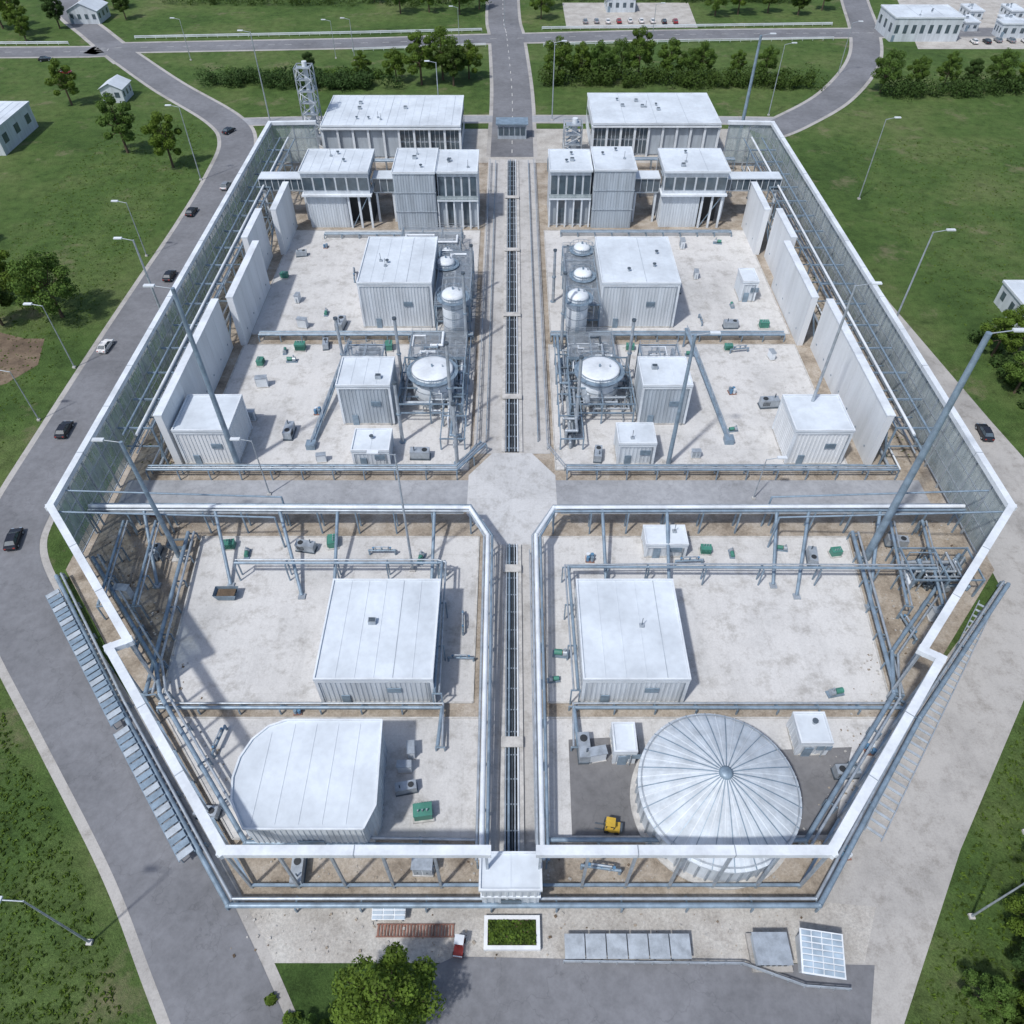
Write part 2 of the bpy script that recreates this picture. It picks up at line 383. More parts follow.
for sx,x0,x1 in((-1,-65,-59.4),(1,70.3,63.4)):
    t=Thing('pipe_gantry',(x0,60,0)); y=8
    while y<128:
        t['frames'].beam((x1,y,0),(x1,y,8.4),.26,.26,'steel'); t['frames'].beam((x0,y,8.5),(x1,y,8.5),.25,.3,'steel')
        t['frames'].beam((x0,y,4.5),(x1,y,4.5),.2,.2,'steel')
        if int(y)%2: t['frames'].beam((x0,y,.5),(x1,y+6,8),.18,.18,'galv')
        y+=7.5
    for k,(fx,z,r) in enumerate(((.25,4.8,.22),(.45,4.8,.15),(.7,8.85,.25),(.3,8.8,.18),(.85,1.,.25),(.6,1.,.16))):
        x=x0+(x1-x0)*fx; t['pipes'].tube((x,6,z),(x,128,z),r,('steel','galv','white')[k%3],8)
    t['frames'].beam((x1,8,8.5),(x1,128,8.5),.22,.22,'steel')
    t.done()
piperun('ring_pipe',[(-67.6,-17),(-50.6,-38.3),(-30.6,-61.9),(33.2,-61.9),(52,-40),(73,-18.5)],1.5,.3,2,.7,7,'steel')
piperun('pipe_rack',[(-61.5,5.2),(-9.3,5.2),(-5,11.5)],2.2,.2,3,.5,5)
piperun('pipe_rack',[(9.3,5.2),(65,5.2)],2.2,.2,3,.5,5)
railing('guard_railing',[(-58,6.6),(-9,6.6),(-6.2,12),(-6.2,60),(-6.2,132)],1.6,2.5)
railing('guard_railing',[(60,6.6),(9,6.6),(6.2,12),(6.2,60),(6.2,132)],1.6,2.5)
railing('guard_railing',[(-4.6,14),(-4.6,132)],1.1,3,'steel'); railing('guard_railing',[(4.6,14),(4.6,132)],1.1,3,'steel')
for sx in(-1,1):
    E=65.5 if sx<0 else 70
    t=Thing('pipe_bridge',(sx*30,-6,0))
    pts=[(sx*E,-6.6),(sx*6.5,-6.9),(sx*3.6,-12.5),(sx*3.4,-58)]
    L=[Vector(p) for p in pts]
    for o,z,r,m in((0,5.3,.32,'white'),(.9,5.1,.2,'steel'),(-.8,5.1,.18,'galv')):
        O=offset(L,o*.7); t['pipes'].pipe([(p.x,p.y,z if p.y>-20 else z-2.4) for p in O],r,m,8)
    for i,(a,b) in enumerate(zip(pts,pts[1:])):
        for p in seg(a,b,6,1 if i else 0):
            zz=5 if p.y>-20 else 2.6
            for dx in(-.8,.8):
                if abs(a[1]-b[1])<2: t['supports'].beam((p.x,p.y+dx,0),(p.x,p.y+dx,zz-.2),.22,.22,'steel')
                else: t['supports'].beam((p.x+dx*.6,p.y,0),(p.x+dx*.6,p.y,zz-.2),.18,.18,'steel')
    t['deck'].box(*(sorted((sx*E,sx*7.5))),-7.6,-5.7,4.62,4.74,'galv')
    t.done()
    t=Thing('overhead_pipe',(sx*50,-9,0))
    for y,z in((-9,11.2),(-13.5,11.5)):
        t['pipe'].tube((sx*E,y,z),(sx*(E-30),y+3,z-4.5),.14,'steel'); t['pipe'].tube((sx*(E-30),y+3,z-4.5),(sx*(E-30),y+3,0),.16,'steel')
    t.done()
for sx in(-1,1): railing('guard_railing',[(sx*2.7,-12),(sx*2.7,-57)],1.3,2.5)
PR='pipe_rack'
piperun(PR,[(-52,45.6),(-8,45.6)],1.6,.25,3,.55,4.5); piperun(PR,[(8,45.6),(56,45.6)],1.6,.25,3,.55,4.5)
piperun(PR,[(-46,-38.4),(-9,-38.4),(-9,-44)],1.4,.25,2,.6,5); piperun(PR,[(8,-44),(8,-38.4),(50.5,-38.4)],1.4,.25,2,.6,5)
piperun(PR,[(-50,-9),(-47.4,-37)],2.0,.3,2,.9,5); piperun(PR,[(53.5,-9),(50.6,-37)],2.0,.3,2,.9,5)
for x in(-57,-62): piperun(PR,[(x+2,-8),(x+4,-24)],3.5,.22,2,.6,5)
for x in(59,64): piperun(PR,[(x,-8),(x-3,-24)],3.5,.22,2,.6,5)
piperun('elevated_pipe',[(-40.8,-16.5),(-11,-16.5),(-10,-16.7),(-9.6,-38)],4,.22,2,.6,7)
piperun('elevated_pipe',[(8.2,-37.5),(8,-17.4),(20,-17.3),(62,-17.5)],4,.22,2,.6,8)
piperun(PR,[(-58,127),(-12,127)],3.2,.25,3,.6,6); piperun(PR,[(10,128),(62,128)],3.2,.25,3,.6,6)
piperun(PR,[(-56,111),(-10,111)],2.,.2,4,.5,5); piperun(PR,[(10,112),(58,112)],2.,.2,4,.5,5)
piperun(PR,[(-46,89),(-12,89)],1.2,.18,3,.45,4); piperun(PR,[(12,90),(54,90)],1.2,.18,3,.45,4)
for i,(x,dx) in enumerate(((-46,4),(-36,5),(-27,1),(-12,0),(14,0),(24,-1),(41,-2),(46,-4),(57,-5),(-57,4))):
    t=Thing('raking_pipe_strut',(x,-7,0))
    t['pipe'].tube((x,-7,4.9),(x+dx,-7-11-(i%3)*2,.3),.26,'steel',10); t['foot'].box(x+dx-.5,x+dx+.5,-18.6-(i%3)*2,-17.6-(i%3)*2,.05,.35,'galv'); t.done()
piperun(PR,[(-63,-14),(-47.5,-32.5),(-45.5,-37),(-30,-55.5),(-4,-56)],2.2,.28,2,.8,6)
piperun(PR,[(68,-14),(52,-31),(50,-37.5),(33.5,-56),(4,-56)],2.2,.28,2,.8,6)

# ------------------------------------------------------------------ buildings
def corr(poly,pitch=.62,depth=.08):
    out=[]
    n=len(poly)
    for i in range(n):
        a=Vector(poly[i]);b=Vector(poly[(i+1)%n]);d=b-a;L=d.length;u=d/L;nn=Vector((u.y,-u.x))
        k=max(1,int(L/pitch)); w=L/k
        out.append(a)
        for j in range(k):
            s=a+u*w*j
            for f,o in((.25,0),(.35,depth),(.65,depth),(.75,0)): out.append(s+u*w*f+nn*o)
    return [(p.x,p.y) for p in out]
def roofkit(t,x0,x1,y0,y1,h,mat='roof',seams=True,units=2,ov=.25):
    t['roof'].box(x0-ov,x1+ov,y0-ov,y1+ov,h-.3,h,mat)
    for a in((x0-ov,x1+ov,y0-ov,y0-ov+.22),(x0-ov,x1+ov,y1+ov-.22,y1+ov),(x0-ov,x0-ov+.22,y0-ov+.22,y1+ov-.22),(x1+ov-.22,x1+ov,y0-ov+.22,y1+ov-.22)):
        t['parapet'].box(*a,h+.002,h+.22,'white')
    if seams:
        n=int((x1-x0)//2.2)
        for i in range(1,n): 
            x=x0+(x1-x0)*i/n; t['roof_seams'].box(x-.04,x+.04,y0,y1,h+.001,h+.05,'wallgrey' if i%4==0 else mat)
    for i in range(units):
        ux=x0+(x1-x0)*R.uniform(.2,.8);uy=y0+(y1-y0)*R.uniform(.15,.85);k=R.choice((0,1,2))
        if k==0:
            t['roof_vents'].box(ux-.5,ux+.5,uy-.4,uy+.4,h+.06,h+.7,'galv'); t['roof_vents'].box(ux-.4,ux+.4,uy-.3,uy+.3,h+.7,h+.78,'steeld')
        elif k==1:
            t['roof_vents'].tube((ux,uy,h),(ux,uy,h+.6),.22,'galv',8); t['roof_vents'].tube((ux,uy,h+.6),(ux,uy,h+.75),.38,'steeld',8)
        else:
            t['roof_vents'].tube((ux,uy,h+.1),(ux,uy,h+1.8),.05,'steeld',5); t['roof_vents'].box(ux-.3,ux+.3,uy-.3,uy+.3,h+.06,h+.3,'galv')
def shed(name,x0,x1,y0,y1,h,wall='wall',units=2,door=True,seams=True):
    t=Thing(name,((x0+x1)/2,(y0+y1)/2,0))
    t['walls'].prism(corr([(x0,y0),(x1,y0),(x1,y1),(x0,y1)]),.35,h-.28,wall)
    t['plinth'].box(x0-.12,x1+.16,y0-.16,y1+.12,0,.4,'kerb')
    t['trim'].box(x0-.2,x1+.2,y0-.2,y1+.2,h-.75,h-.45,'white')
    for cx,cy in((x0,y0),(x1,y0),(x0,y1),(x1,y1)): t['trim'].box(cx-.2,cx+.2,cy-.2,cy+.2,.41,h-.76,'white')
    if door:
        dx=x0+(x1-x0)*.18; t['door'].box(dx,dx+1.1,y0-.24,y0-.1,.1,2.3,'steel')
        dx=x0+(x1-x0)*.6; 
        for i in range(5): t['louvre'].box(dx,dx+1.8,y0-.25,y0-.12,h*.5+i*.22,h*.5+.12+i*.22,'steel')
        t['downpipe'].tube((x1-.5,y0-.3,.1),(x1-.5,y0-.3,h-.6),.08,'galv',6)
    roofkit(t,x0,x1,y0,y1,h,units=units,seams=seams)
    return t.done()
def hall(name,x0,x1,y0,y1,h,side=1):
    t=Thing(name,((x0+x1)/2,(y0+y1)/2,0))
    t['walls'].prism(corr([(x0,y0),(x1,y0),(x1,y1),(x0,y1)],1.),0,h-.31,'wall')
    n=9; w=(x1-x0)/n
    for i in range(n):
        a=x0+i*w+.35;b=x0+(i+1)*w-.35
        if (i<4)==(side>0) or i==4:
            t['wall_panels'].box(a,b,y0-.3,y0-.16,.4,h-1.6,'wallgrey')
            continue
        t['windows'].box(a,b,y0-.26,y0-.17,.6,h*.47,'glass'); t['windows'].box(a,b,y0-.26,y0-.17,h*.53,h-1.4,'glass')
        for k in(1,2): t['mullions'].box(a+(b-a)*k/3-.06,a+(b-a)*k/3+.06,y0-.32,y0-.27,.6,h-1.4,'white')
    for i in range(n+1): 
        x=x0+i*w; t['columns'].box(x-.3,x+.3,y0-1.1,y0-.5,0,h-.96,'white')
    t['canopy'].box(x0-.4,x1+.4,y0-1.5,y0-.3,h-.95,h-.55,'white')
    for sx in(x0-.2,x1+.2): t['side_windows'].box(sx-.03,sx+.03,y0+3,y1-3,h*.5,h*.72,'glass')
    roofkit(t,x0,x1,y0-1,y1,h,units=7)
    return t.done()
hall('industrial_hall',-53.5,-14.7,136.8,159,9,1)
hall('industrial_hall',23,58.7,138.5,161,9,-1)
def block(name,x0,x1,y0,y1,h,kind):
    t=Thing(name,((x0+x1)/2,(y0+y1)/2,0))
    if kind=='open':
        zt=h*.62
        t['upper_storey'].box(x0,x1,y0+.3,y1,zt,h-.31,'wall')
        n=6;w=(x1-x0)/n
        for i in range(n): t['windows'].box(x0+i*w+.25,x0+(i+1)*w-.25,y0+.15,y0+.26,zt+.9,h-1.5,'glass')
        for sx in(x0-.08,x1+.08): t['windows'].box(sx-.05,sx+.05,y0+1.5,y1-1.5,zt+.9,h-1.5,'glass')
        t['slab'].box(x0-.4,x1+.4,y0-.6,y1+.2,zt-.45,zt-.02,'white')
        m=x0+(x1-x0)*.62
        t['lower_wall'].prism(corr([(x0+.3,y0+.5),(m,y0+.5),(m,y1-.5),(x0+.3,y1-.5)]),0,zt-.46,'wall')
        t['undercroft_shade'].box(m+.1,x1-.5,y0+4,y1-.5,0,zt-.46,'dark')  # solid near-black block stands in for the shaded space under the storey
        for i in range(3):
            x=m+.6+(x1-m-1)*i/2; t['columns'].box(x-.25,x+.25,y0+.1,y0+.6,0,zt-.46,'white')
        t['braces'].beam((m+.8,y0+.3,.2),(x1-.6,y0+.3,zt-.6),.18,.18,'steel')
    elif kind=='solid':
        t['walls'].prism(corr([(x0,y0),(x1,y0),(x1,y1),(x0,y1)]),0,h-.31,'wallgrey')
        for z in(h*.33,h*.66): t['bands'].box(x0-.18,x1+.18,y0-.18,y1+.18,z-.08,z+.08,'galv')
        t['windows'].box(x1+.1,x1+.2,y0+2,y1-2,h*.55,h*.7-.1,'glass')
    else:
        zt=h*.55
        t['walls'].box(x0,x1,y0+.5,y1,0,h-.31,'wall')
        n=5;w=(x1-x0)/n
        for j,(a,b) in enumerate(((.6,zt-1.2),(zt+.3,h-1.4))):
            for i in range(n):
                t['windows'].box(x0+i*w+.25,x0+(i+1)*w-.25,y0+.36,y0+.47,a,b,'glass' if (j or i%2) else 'wallgrey')
        t['slab'].box(x0-.2,x1+.2,y0-.9,y0+.3,zt-.5,zt-.1,'white')
        for i in range(n+1): t['columns'].box(x0+i*w-.18,x0+i*w+.18,y0-.6,y0-.25,0,zt-.5,'white')
        t['balustrade'].box(x0-.2,x1+.2,y0-.88,y0-.82,zt-.1,zt+.9,'fglass')
    roofkit(t,x0,x1,y0,y1,h,units=3)
    return t.done()
block('control_building',-50.5,-34.4,93.8,106.6,14,'open')
block('process_building',-28.3,-18.5,93,106.6,14.2,'solid')
block('office_block',-18.0,-8.4,94,106.4,13.9,'glazed')
block('office_block',9.2,19.1,95,107,13.8,'glazed')
block('process_building',19.8,29.5,94,107,14.4,'solid')
block('control_building',36.5,51.7,94,107,14,'open')
def bridge(x0,x1,y0,y1,z0,z1):
    t=Thing('glazed_link_bridge',((x0+x1)/2,y0,0))
    t['deck'].box(x0,x1,y0,y1,z0,z0+.3,'galv'); t['roof'].box(x0,x1,y0-.2,y1+.2,z1,z1+.25,'roof')
    t['glazing'].box(x0,x1,y0+.15,y0+.25,z0+.32,z1-.02,'glass')
    n=int((x1-x0)/1.5)
    for i in range(n+1): t['mullions'].box(x0+(x1-x0)*i/n-.07,x0+(x1-x0)*i/n+.07,y0+.02,y0+.13,z0+.3,z1-.01,'white')
    for x in(x0+.6,x1-.6): t['legs'].box(x-.25,x+.25,y0+.3,y0+.8,0,z0,'white')
    t.done()
bridge(-34,-28.7,97,101,7.5,11); bridge(29.9,36.1,97,101,7.5,11)
bridge(-62,-51,98,101.5,7.5,10.5); bridge(52.2,66,98,101.5,7.5,10.5)
shed('process_shed',-31,-16.4,50,68.5,10.5,units=3)
shed('process_shed',18.3,33.7,50,68.5,10.5,units=3)
shed('compressor_house',-30.5,-21.5,18.8,26.7,9,'wallgrey',1)
shed('compressor_house',23,31.3,18.8,26.7,9,'wallgrey',1)
shed('equipment_cabin',-27,-21,7.6,12.7,4,units=1)
shed('equipment_cabin',18.2,24.2,8.2,13.1,5,units=1)
shed('storage_shed',-56.2,-47.2,8.3,17.3,7.8,'panel',0,seams=False)
shed('storage_shed',47.3,56.6,8.3,17.3,7.8,'panel',0,seams=False)
shed('warehouse',-24.8,-10.2,-37.3,-21.9,6.3,units=1)
shed('warehouse',9.2,22.3,-37.3,-21.9,6.3,units=1)
shed('equipment_cabin',35.5,39,-44.5,-40.8,3.6,units=1)
shed('equipment_cabin',12.6,15.0,-45.6,-42.2,3.6,units=0)
shed('equipment_cabin',20.5,26.5,-12.5,-9,3.2,units=1)
shed('equipment_cabin',50,53,60,65,5,'wall',0)
t=Thing('chamfered_warehouse',(-23,-50,0))
poly=[(-28.9,-56),(-16.3,-56),(-15.3,-53.5),(-15.8,-43.6),(-26.8,-43.6),(-28.8,-44.4),(-30.3,-46),(-31.2,-48.2),(-31.4,-50.5),(-30.9,-53)]
t['walls'].prism(corr(poly),0,6.69,'wall')
c=Vector((-23.3,-50)); big=[tuple(c+(Vector(p)-c)*1.03) for p in poly]
t['roof'].prism(big,6.7,7.05,'roof'); 
for i in range(len(big)):
    a=big[i];b=big[(i+1)%len(big)]; t['parapet'].beam((a[0],a[1],7.15-.003*(i%2)),(b[0],b[1],7.15-.003*(i%2)),.22,.24,'white')
for i in range(1,6): x=-31+15.5*i/6; t['roof_seams'].box(x-.03,x+.03,-55.7,-43.9 if i>1 else -45,7.051,7.1,'roof')
t['door'].box(-24,-21,-56.25,-56.1,.05,3.4,'steel')
t.done()
t=Thing('domed_storage_tank',(23.9,-50.6,0)); cx,cy,r=23.9,-50.6,9.2
t['shell'].rev(cx,cy,[(r-.25,0),(r-.25,4.4)],96,'wall',False)
prof=[(r+.1,4.3),(r+.12,4.7)]+[(r*q,4.75+3.9*(1-q**1.35)) for q in(.97,.88,.75,.62,.5,.38,.25,.12,.06)]
N=48
for i in range(N):
    a=2*math.pi*i/N; b=2*math.pi*(i+1)/N; m=(a+b)/2
    vs=[]
    for q,z in prof: vs+=[(cx+q*math.cos(a),cy+q*math.sin(a),z),(cx+q*math.cos(m),cy+q*math.sin(m),z+.07*q/r),(cx+q*math.cos(b),cy+q*math.sin(b),z)]
    t['roof_gores'].add(vs,[(3*j+k,3*j+k+1,3*j+k+4,3*j+k+3) for j in range(len(prof)-1) for k in(0,1)],'domeroof')
    for (q0,z0),(q1,z1) in zip(prof[1:],prof[2:]):
        t['roof_ribs'].beam((cx+q0*math.cos(a),cy+q0*math.sin(a),z0+.02),(cx+q1*math.cos(a),cy+q1*math.sin(a),z1+.02),.09,.14,'white' if i%2 else 'steel')
    t['shell_ribs'].box(cx+(r-.15)*math.cos(a)-.1,cx+(r-.15)*math.cos(a)+.1,cy+(r-.15)*math.sin(a)-.1,cy+(r-.15)*math.sin(a)+.1,0,4.3,'galv')
t['finial'].rev(cx,cy,[(.8,8.3),(.8,8.8),(.5,9.05),(.01,9.1)],16,'steel')
z=4.85+3.9*(1-.97**1.35); t['hoop'].rev(cx,cy,[(r*.97-.05,z),(r*.97-.05,z+.1),(r*.97+.08,z+.07),(r*.97+.08,z-.05)],96,'galv',False)
t['base'].rev(cx,cy,[(r+.5,0),(r+.5,.3),(r-.3,.3)],72,'kerb',False)
t.done()
t=Thing('gatehouse',(0,-60.5,0))
t['walls'].prism(corr([(-3.2,-62),(2.9,-62),(2.9,-58.6),(-3.2,-58.6)],.7,.08),0,6.19,'wall')
t['door'].box(-1.2,1,-62.15,-62.09,.05,3,'glass'); t['band'].box(-3.35,3.05,-62.12,-58.5,3.6,3.9,'white')
roofkit(t,-3.2,2.9,-62,-58.6,6.5,units=0); t.done()
t=Thing('planter_bed',(0,-64.8,0))
for a in((-3,3,-63.4,-63),(-3,3,-66.3,-65.9),(-3,-2.6,-65.9,-63.4),(2.6,3,-65.9,-63.4)): t['kerb'].box(*a,0,.7,'panel')
t['soil'].box(-2.6,2.6,-65.9,-63.4,0,.45,'soil')
for i in range(1100):
    x=R.uniform(-2.5,2.5);y=R.uniform(-65.8,-63.5);z=R.uniform(.5,.8+.35*math.sin(x*3)*math.cos(y*2.3));a=R.uniform(0,6.3);q=.14
    t['shrubs'].add([(x-q*math.cos(a),y-q*math.sin(a),z),(x+q*math.sin(a),y-q*math.cos(a),z+.12),(x+q*math.cos(a),y+q*math.sin(a),z+.05),(x-q*math.sin(a),y+q*math.cos(a),z-.1)],[(0,1,2,3)],'leaf' if i%2 else 'leafd')
t.done()
t=Thing('gate_booth',(0,150,0)); t['walls'].box(-4.3,4.3,150,154,0,4.19,'wallgrey'); 
for i in range(5): t['windows'].box(-4+i*1.65,-2.7+i*1.65,149.88,149.97,1.2,3.4,'glass')
t['roof'].box(-4.8,4.8,149.4,154.6,4.2,4.6,'steel'); t.done()
t=Thing('low_canopy',(12,-66,0)); 
for i in range(6): 
    a=5.5+i*2.22; t['panels'].obox((a+1.08,-66.1,1.25),(2.1,2.3,.08),0,'galv',.12); t['legs'].beam((a+.2,-67,0),(a+.2,-67,1.1),.1,.1,'steel'); t['legs'].beam((a+.2,-65.2,0),(a+.2,-65.2,1.3),.1,.1,'steel')
t.done()
# small shelter with a louvred glass roof and a grey service box beside it
t=Thing('louvred_roof_kiosk',(32,-67,0)); yaw=rad(-8); mt=Matrix.Translation((32,-67,0))@Matrix.Rotation(yaw,4,'Z')
t['walls'].obox(mt@Vector((0,.1,1)),(3.9,3.3,2),yaw,'wall'); t['door'].obox(mt@Vector((-.8,-1.6,.95)),(.9,.08,1.8),yaw,'steel')
mt2=Matrix.Translation((32,-67,2.3))@Matrix.Rotation(yaw,4,'Z')@Matrix.Rotation(rad(10),4,'X')
t['roof_frame'].obox(mt2@Vector((0,0,0)),(4.4,4.1,.12),yaw,'white',rad(10))
for i in range(4):
    for j in range(7): t['louvres'].obox(mt2@Vector((-1.56+i*1.04,-1.68+j*.56,.12)),(.94,.42,.06),yaw,'solar',rad(22))
t.done()
t=Thing('service_box',(27,-66.5,0)); t['base'].box(25,29.2,-68.3,-64.7,.02,.5,'apron'); t['body'].box(25.4,28.8,-67.8,-65,.5,1.7,'wallgrey'); t['lid'].box(25.25,28.95,-67.95,-64.9,1.7,1.82,'galv')
for i in range(5): t['vents'].box(25.8+i*.6,26.1+i*.6,-67.86,-67.81,.8,1.4,'dark')
t.done()
def solar(x,y,w,d,yaw,n=3,name='solar_panel_array'):
    t=Thing(name,(x,y,0)); mt=Matrix.Translation((x,y,1.3))@Matrix.Rotation(yaw,4,'Z')@Matrix.Rotation(rad(18),4,'X')
    for i in range(n):
        for j in range(n):
            c=mt@Vector(((i+.5)/n*w-w/2,(j+.5)/n*d-d/2,0)); t['modules'].obox(c,(w/n-.12,d/n-.12,.06),yaw,'solar',rad(18))
    t['frame'].obox(mt@Vector((0,0,-.09)),(w,d,.08),yaw,'white',rad(18))
    for sx in(-.4,.4):
        for sy in(-.4,.4):
            p=mt@Vector((sx*w,sy*d,-.1)); t['legs'].beam((p.x,p.y,0),p,.1,.1,'galv')
    t.done()
solar(-13.3,-62.9,3.6,1.4,0,3)
t=Thing('drain_grating',(-10,-64.5,0)); 
for i in range(24): t['bars'].box(-14.5+i*.35,-14.3+i*.35,-64.9,-63.8,.03,.16,'rust')
t['frame'].box(-14.6,-6.2,-65.0,-64.9,.03,.2,'rust'); t['frame'].box(-14.6,-6.2,-63.8,-63.7,.03,.2,'rust'); t.done()
railing('guard_railing',[(5.4,-67.4),(24,-67.6),(30,-69.6),(34.5,-69.9)],1.1,1.8)
def strip(name,a,b,w,n,kind):
    A=Vector(a);B=Vector(b);u=(B-A).normalized();nn=Vector((-u.y,u.x));yaw=math.atan2(u.y,u.x);L=(B-A).length
    t=Thing(name,(a[0],a[1],0))
    for i in range(n):
        c=A+u*L*(i+.5)/n
        if kind==0:
            t['roof_panels'].obox((c.x,c.y,1.9),(L/n-.22,w,.1),yaw,'steel' if i%3 else 'wallgrey',.1)
            for sg in(-1,1): q=c+nn*sg*w*.42; t['posts'].beam((q.x,q.y,0),(q.x,q.y,1.8),.1,.1,'steel')
        else: t['sleepers'].obox((c.x,c.y,.12),(.3,w*.97,.14),yaw,'wallgrey')
    for sg in(-1,1):
        p=A+nn*sg*w*.5;q=B+nn*sg*w*.5
        t['edge_beams'].beam((p.x,p.y,1.75 if kind==0 else .25),(q.x,q.y,1.75 if kind==0 else .25),.12,.14,'steel' if kind==0 else 'galv')
    t.done()
strip('covered_rack',(-67,-20.5),(-50,-41),1.8,26,0); strip('covered_rack',(-49.4,-42),(-36.5,-57.3),1.8,19,0)
strip('ladder_track',(69.4,-21.5),(42,-54.5),2.,34,1)
def lattice(name,cx,cy,w,H,n):
    t=Thing(name,(cx,cy,0)); c=[(cx-w/2,cy-w/2),(cx+w/2,cy-w/2),(cx+w/2,cy+w/2),(cx-w/2,cy+w/2)]
    for x,y in c: t['legs'].beam((x,y,0),(x,y,H),.3,.3,'galv')
    for i in range(n):
        z0=H*i/n;z1=H*(i+1)/n
        for k in range(4):
            a=c[k];b=c[(k+1)%4]; t['bracing'].beam((*a,z1),(*b,z1),.18,.18,'galv'); 
            p,q=(a,b) if i%2 else (b,a); t['bracing'].beam((*p,z0),(*q,z1),.14,.14,'white')
        t['landings'].box(cx-w*.42,cx+w*.42,cy-w*.42,cy+w*.1,z1-.13,z1-.05,'galv')
        t['stairs'].beam((cx-w*.35,cy+w*.25,z0),(cx+w*.35,cy+w*.25,z1),.8,.15,'steel')
    t['core'].tube((cx+w*.1,cy,0),(cx+w*.1,cy,H+1.2),w*.16,'white',12)
    t.done()
lattice('stair_tower',-58,146,4.4,21,7)
lattice('steel_frame_tower',17.5,141,5,8,3)

# ------------------------------------------------------------------ process equipment
def vessel(name,x,y,r,h,skirt=1.,plat=True,mat='white',dome=.5):
    t=Thing(name,(x,y,0))
    t['skirt'].tube((x,y,0),(x,y,skirt),r*.85,'galv',20)
    pr=[(0.01,skirt-.02),(r*.8,skirt),(r,skirt+r*.25),(r,h)]+[(r*math.cos(a),h+r*dome*math.sin(a)) for a in(.3,.6,.9,1.2,1.45)]+[(.01,h+r*dome)]
    t['shell'].rev(x,y,pr,28,mat)
    for z in(skirt+(h-skirt)*.25,skirt+(h-skirt)*.5,skirt+(h-skirt)*.75,h): t['bands'].rev(x,y,[(r+.02,z-.08),(r+.07,z-.08),(r+.07,z+.08),(r+.02,z+.08)],28,'galv',False)
    t['nozzle'].tube((x,y,h),(x,y,h+r*dome+.5),.18,'steel',8); t['nozzle'].tube((x+r*.5,y,h),(x+r*.5,y,h+r*dome+.35),.13,'galv',8)
    if plat:
        n=14
        t['platform'].rev(x,y,[(r+.05,h-.55),(r+.95,h-.55),(r+.95,h-.47),(r+.05,h-.47)],24,'steel',False)
        for i in range(n):
            a=2*math.pi*i/n;b=2*math.pi*(i+1)/n;q=r+.9
            t['handrail'].beam((x+q*math.cos(a),y+q*math.sin(a),h-.5),(x+q*math.cos(a),y+q*math.sin(a),h+.6),.06,.06,'steel')
            t['handrail'].beam((x+q*math.cos(a),y+q*math.sin(a),h+.6),(x+q*math.cos(b),y+q*math.sin(b),h+.6),.06,.06,'steel')
    for sx in(-.25,.25): t['ladder'].beam((x+sx,y-r-.25,0),(x+sx,y-r-.25,h+.5),.06,.06,'steel')
    for i in range(int(h/.5)): t['ladder'].beam((x-.25,y-r-.25,.3+i*.5),(x+.25,y-r-.25,.3+i*.5),.05,.05,'steel')
    t.done()
def frame(name,x0,x1,y0,y1,levels,nx=2,ny=3,deck=True):
    t=Thing(name,((x0+x1)/2,(y0+y1)/2,0)); H=levels[-1]
    xs=[x0+(x1-x0)*i/(nx-1) for i in range(nx)]; ys=[y0+(y1-y0)*i/(ny-1) for i in range(ny)]
    for x in xs:
        for y in ys: t['columns'].beam((x,y,0),(x,y,H+.15),.24,.24,'steel')
    for z in levels:
        for x in xs: t['beams'].beam((x,y0,z),(x,y1,z),.18,.26,'steel')
        for y in ys: t['beams'].beam((x0,y,z-.01),(x1,y,z-.01),.17,.25,'steel')
        if deck:
            y=y0
            while y<y1-.01: 
                t['deck'].box(x0+.1,x1-.1,y+.06,y+.26,z+.14,z+.18,'galv'); y+=.42
            for k,(a,b) in enumerate((((x0,y0),(x1,y0)),((x1,y0),(x1,y1)),((x1,y1),(x0,y1)),((x0,y1),(x0,y0)))):
                for zz in(.6,1.1): t['handrail'].beam((*a,z+zz-.003*k),(*b,z+zz-.003*k),.06,.06,'galv')
                for p in seg(a,b,1.8,1): t['handrail'].beam((p.x,p.y,z),(p.x,p.y,z+1.08),.05,.05,'galv')
    z0=0
    for z in levels:
        for i,(ya,yb) in enumerate(zip(ys,ys[1:])):
            if (i+int(z))%2: t['bracing'].beam((x0,ya,z0),(x0,yb,z),.12,.12,'steel'); t['bracing'].beam((x1,yb,z0),(x1,ya,z),.12,.12,'steel')
        z0=z
    for i in range(16):
        x=R.uniform(x0+.3,x1-.3);y=R.uniform(y0+.3,y1-.3);x2=R.uniform(x0+.3,x1-.3);y2=R.uniform(y0,y1);z=R.uniform(.8,H+.8);r=R.choice((.1,.14,.2,.28));mt=R.choice(('steel','galv','white','galv','steeld'))
        t['piping'].pipe([(x,y,.3),(x,y,z),(x2,y,z),(x2,y2,z),(x2,y2,.4)],r,mt,7)
    for i in range(9):
        x=R.uniform(x0+.8,x1-.8);y=R.uniform(y0+1,y1-1);z=R.choice([0]+levels[:-1])+.2;q=R.uniform(.5,.9)
        t['exchangers'].tube((x,y-q*1.4,z+q+.2),(x,y+q*1.4,z+q+.2),q*.7,R.choice(('white','galv','steel')),12)
        t['exchangers'].box(x-q*.4,x+q*.4,y-.2,y+.2,z,z+q*.6,'steel')
    t.done()
vessel('storage_tank',-14.6,26.3,3.8,7,.8,True,'white',.12); vessel('storage_tank',16,26.3,3.7,7,.8,True,'white',.12)
PV='pressure_vessel'
vessel(PV,-14.2,62.8,1.9,8); vessel(PV,-11.6,45.6,2.3,10.5,2)
vessel(PV,15.4,69,1.8,8); vessel(PV,14.9,58,1.9,8); vessel(PV,13,45.2,2.1,10.5,2)
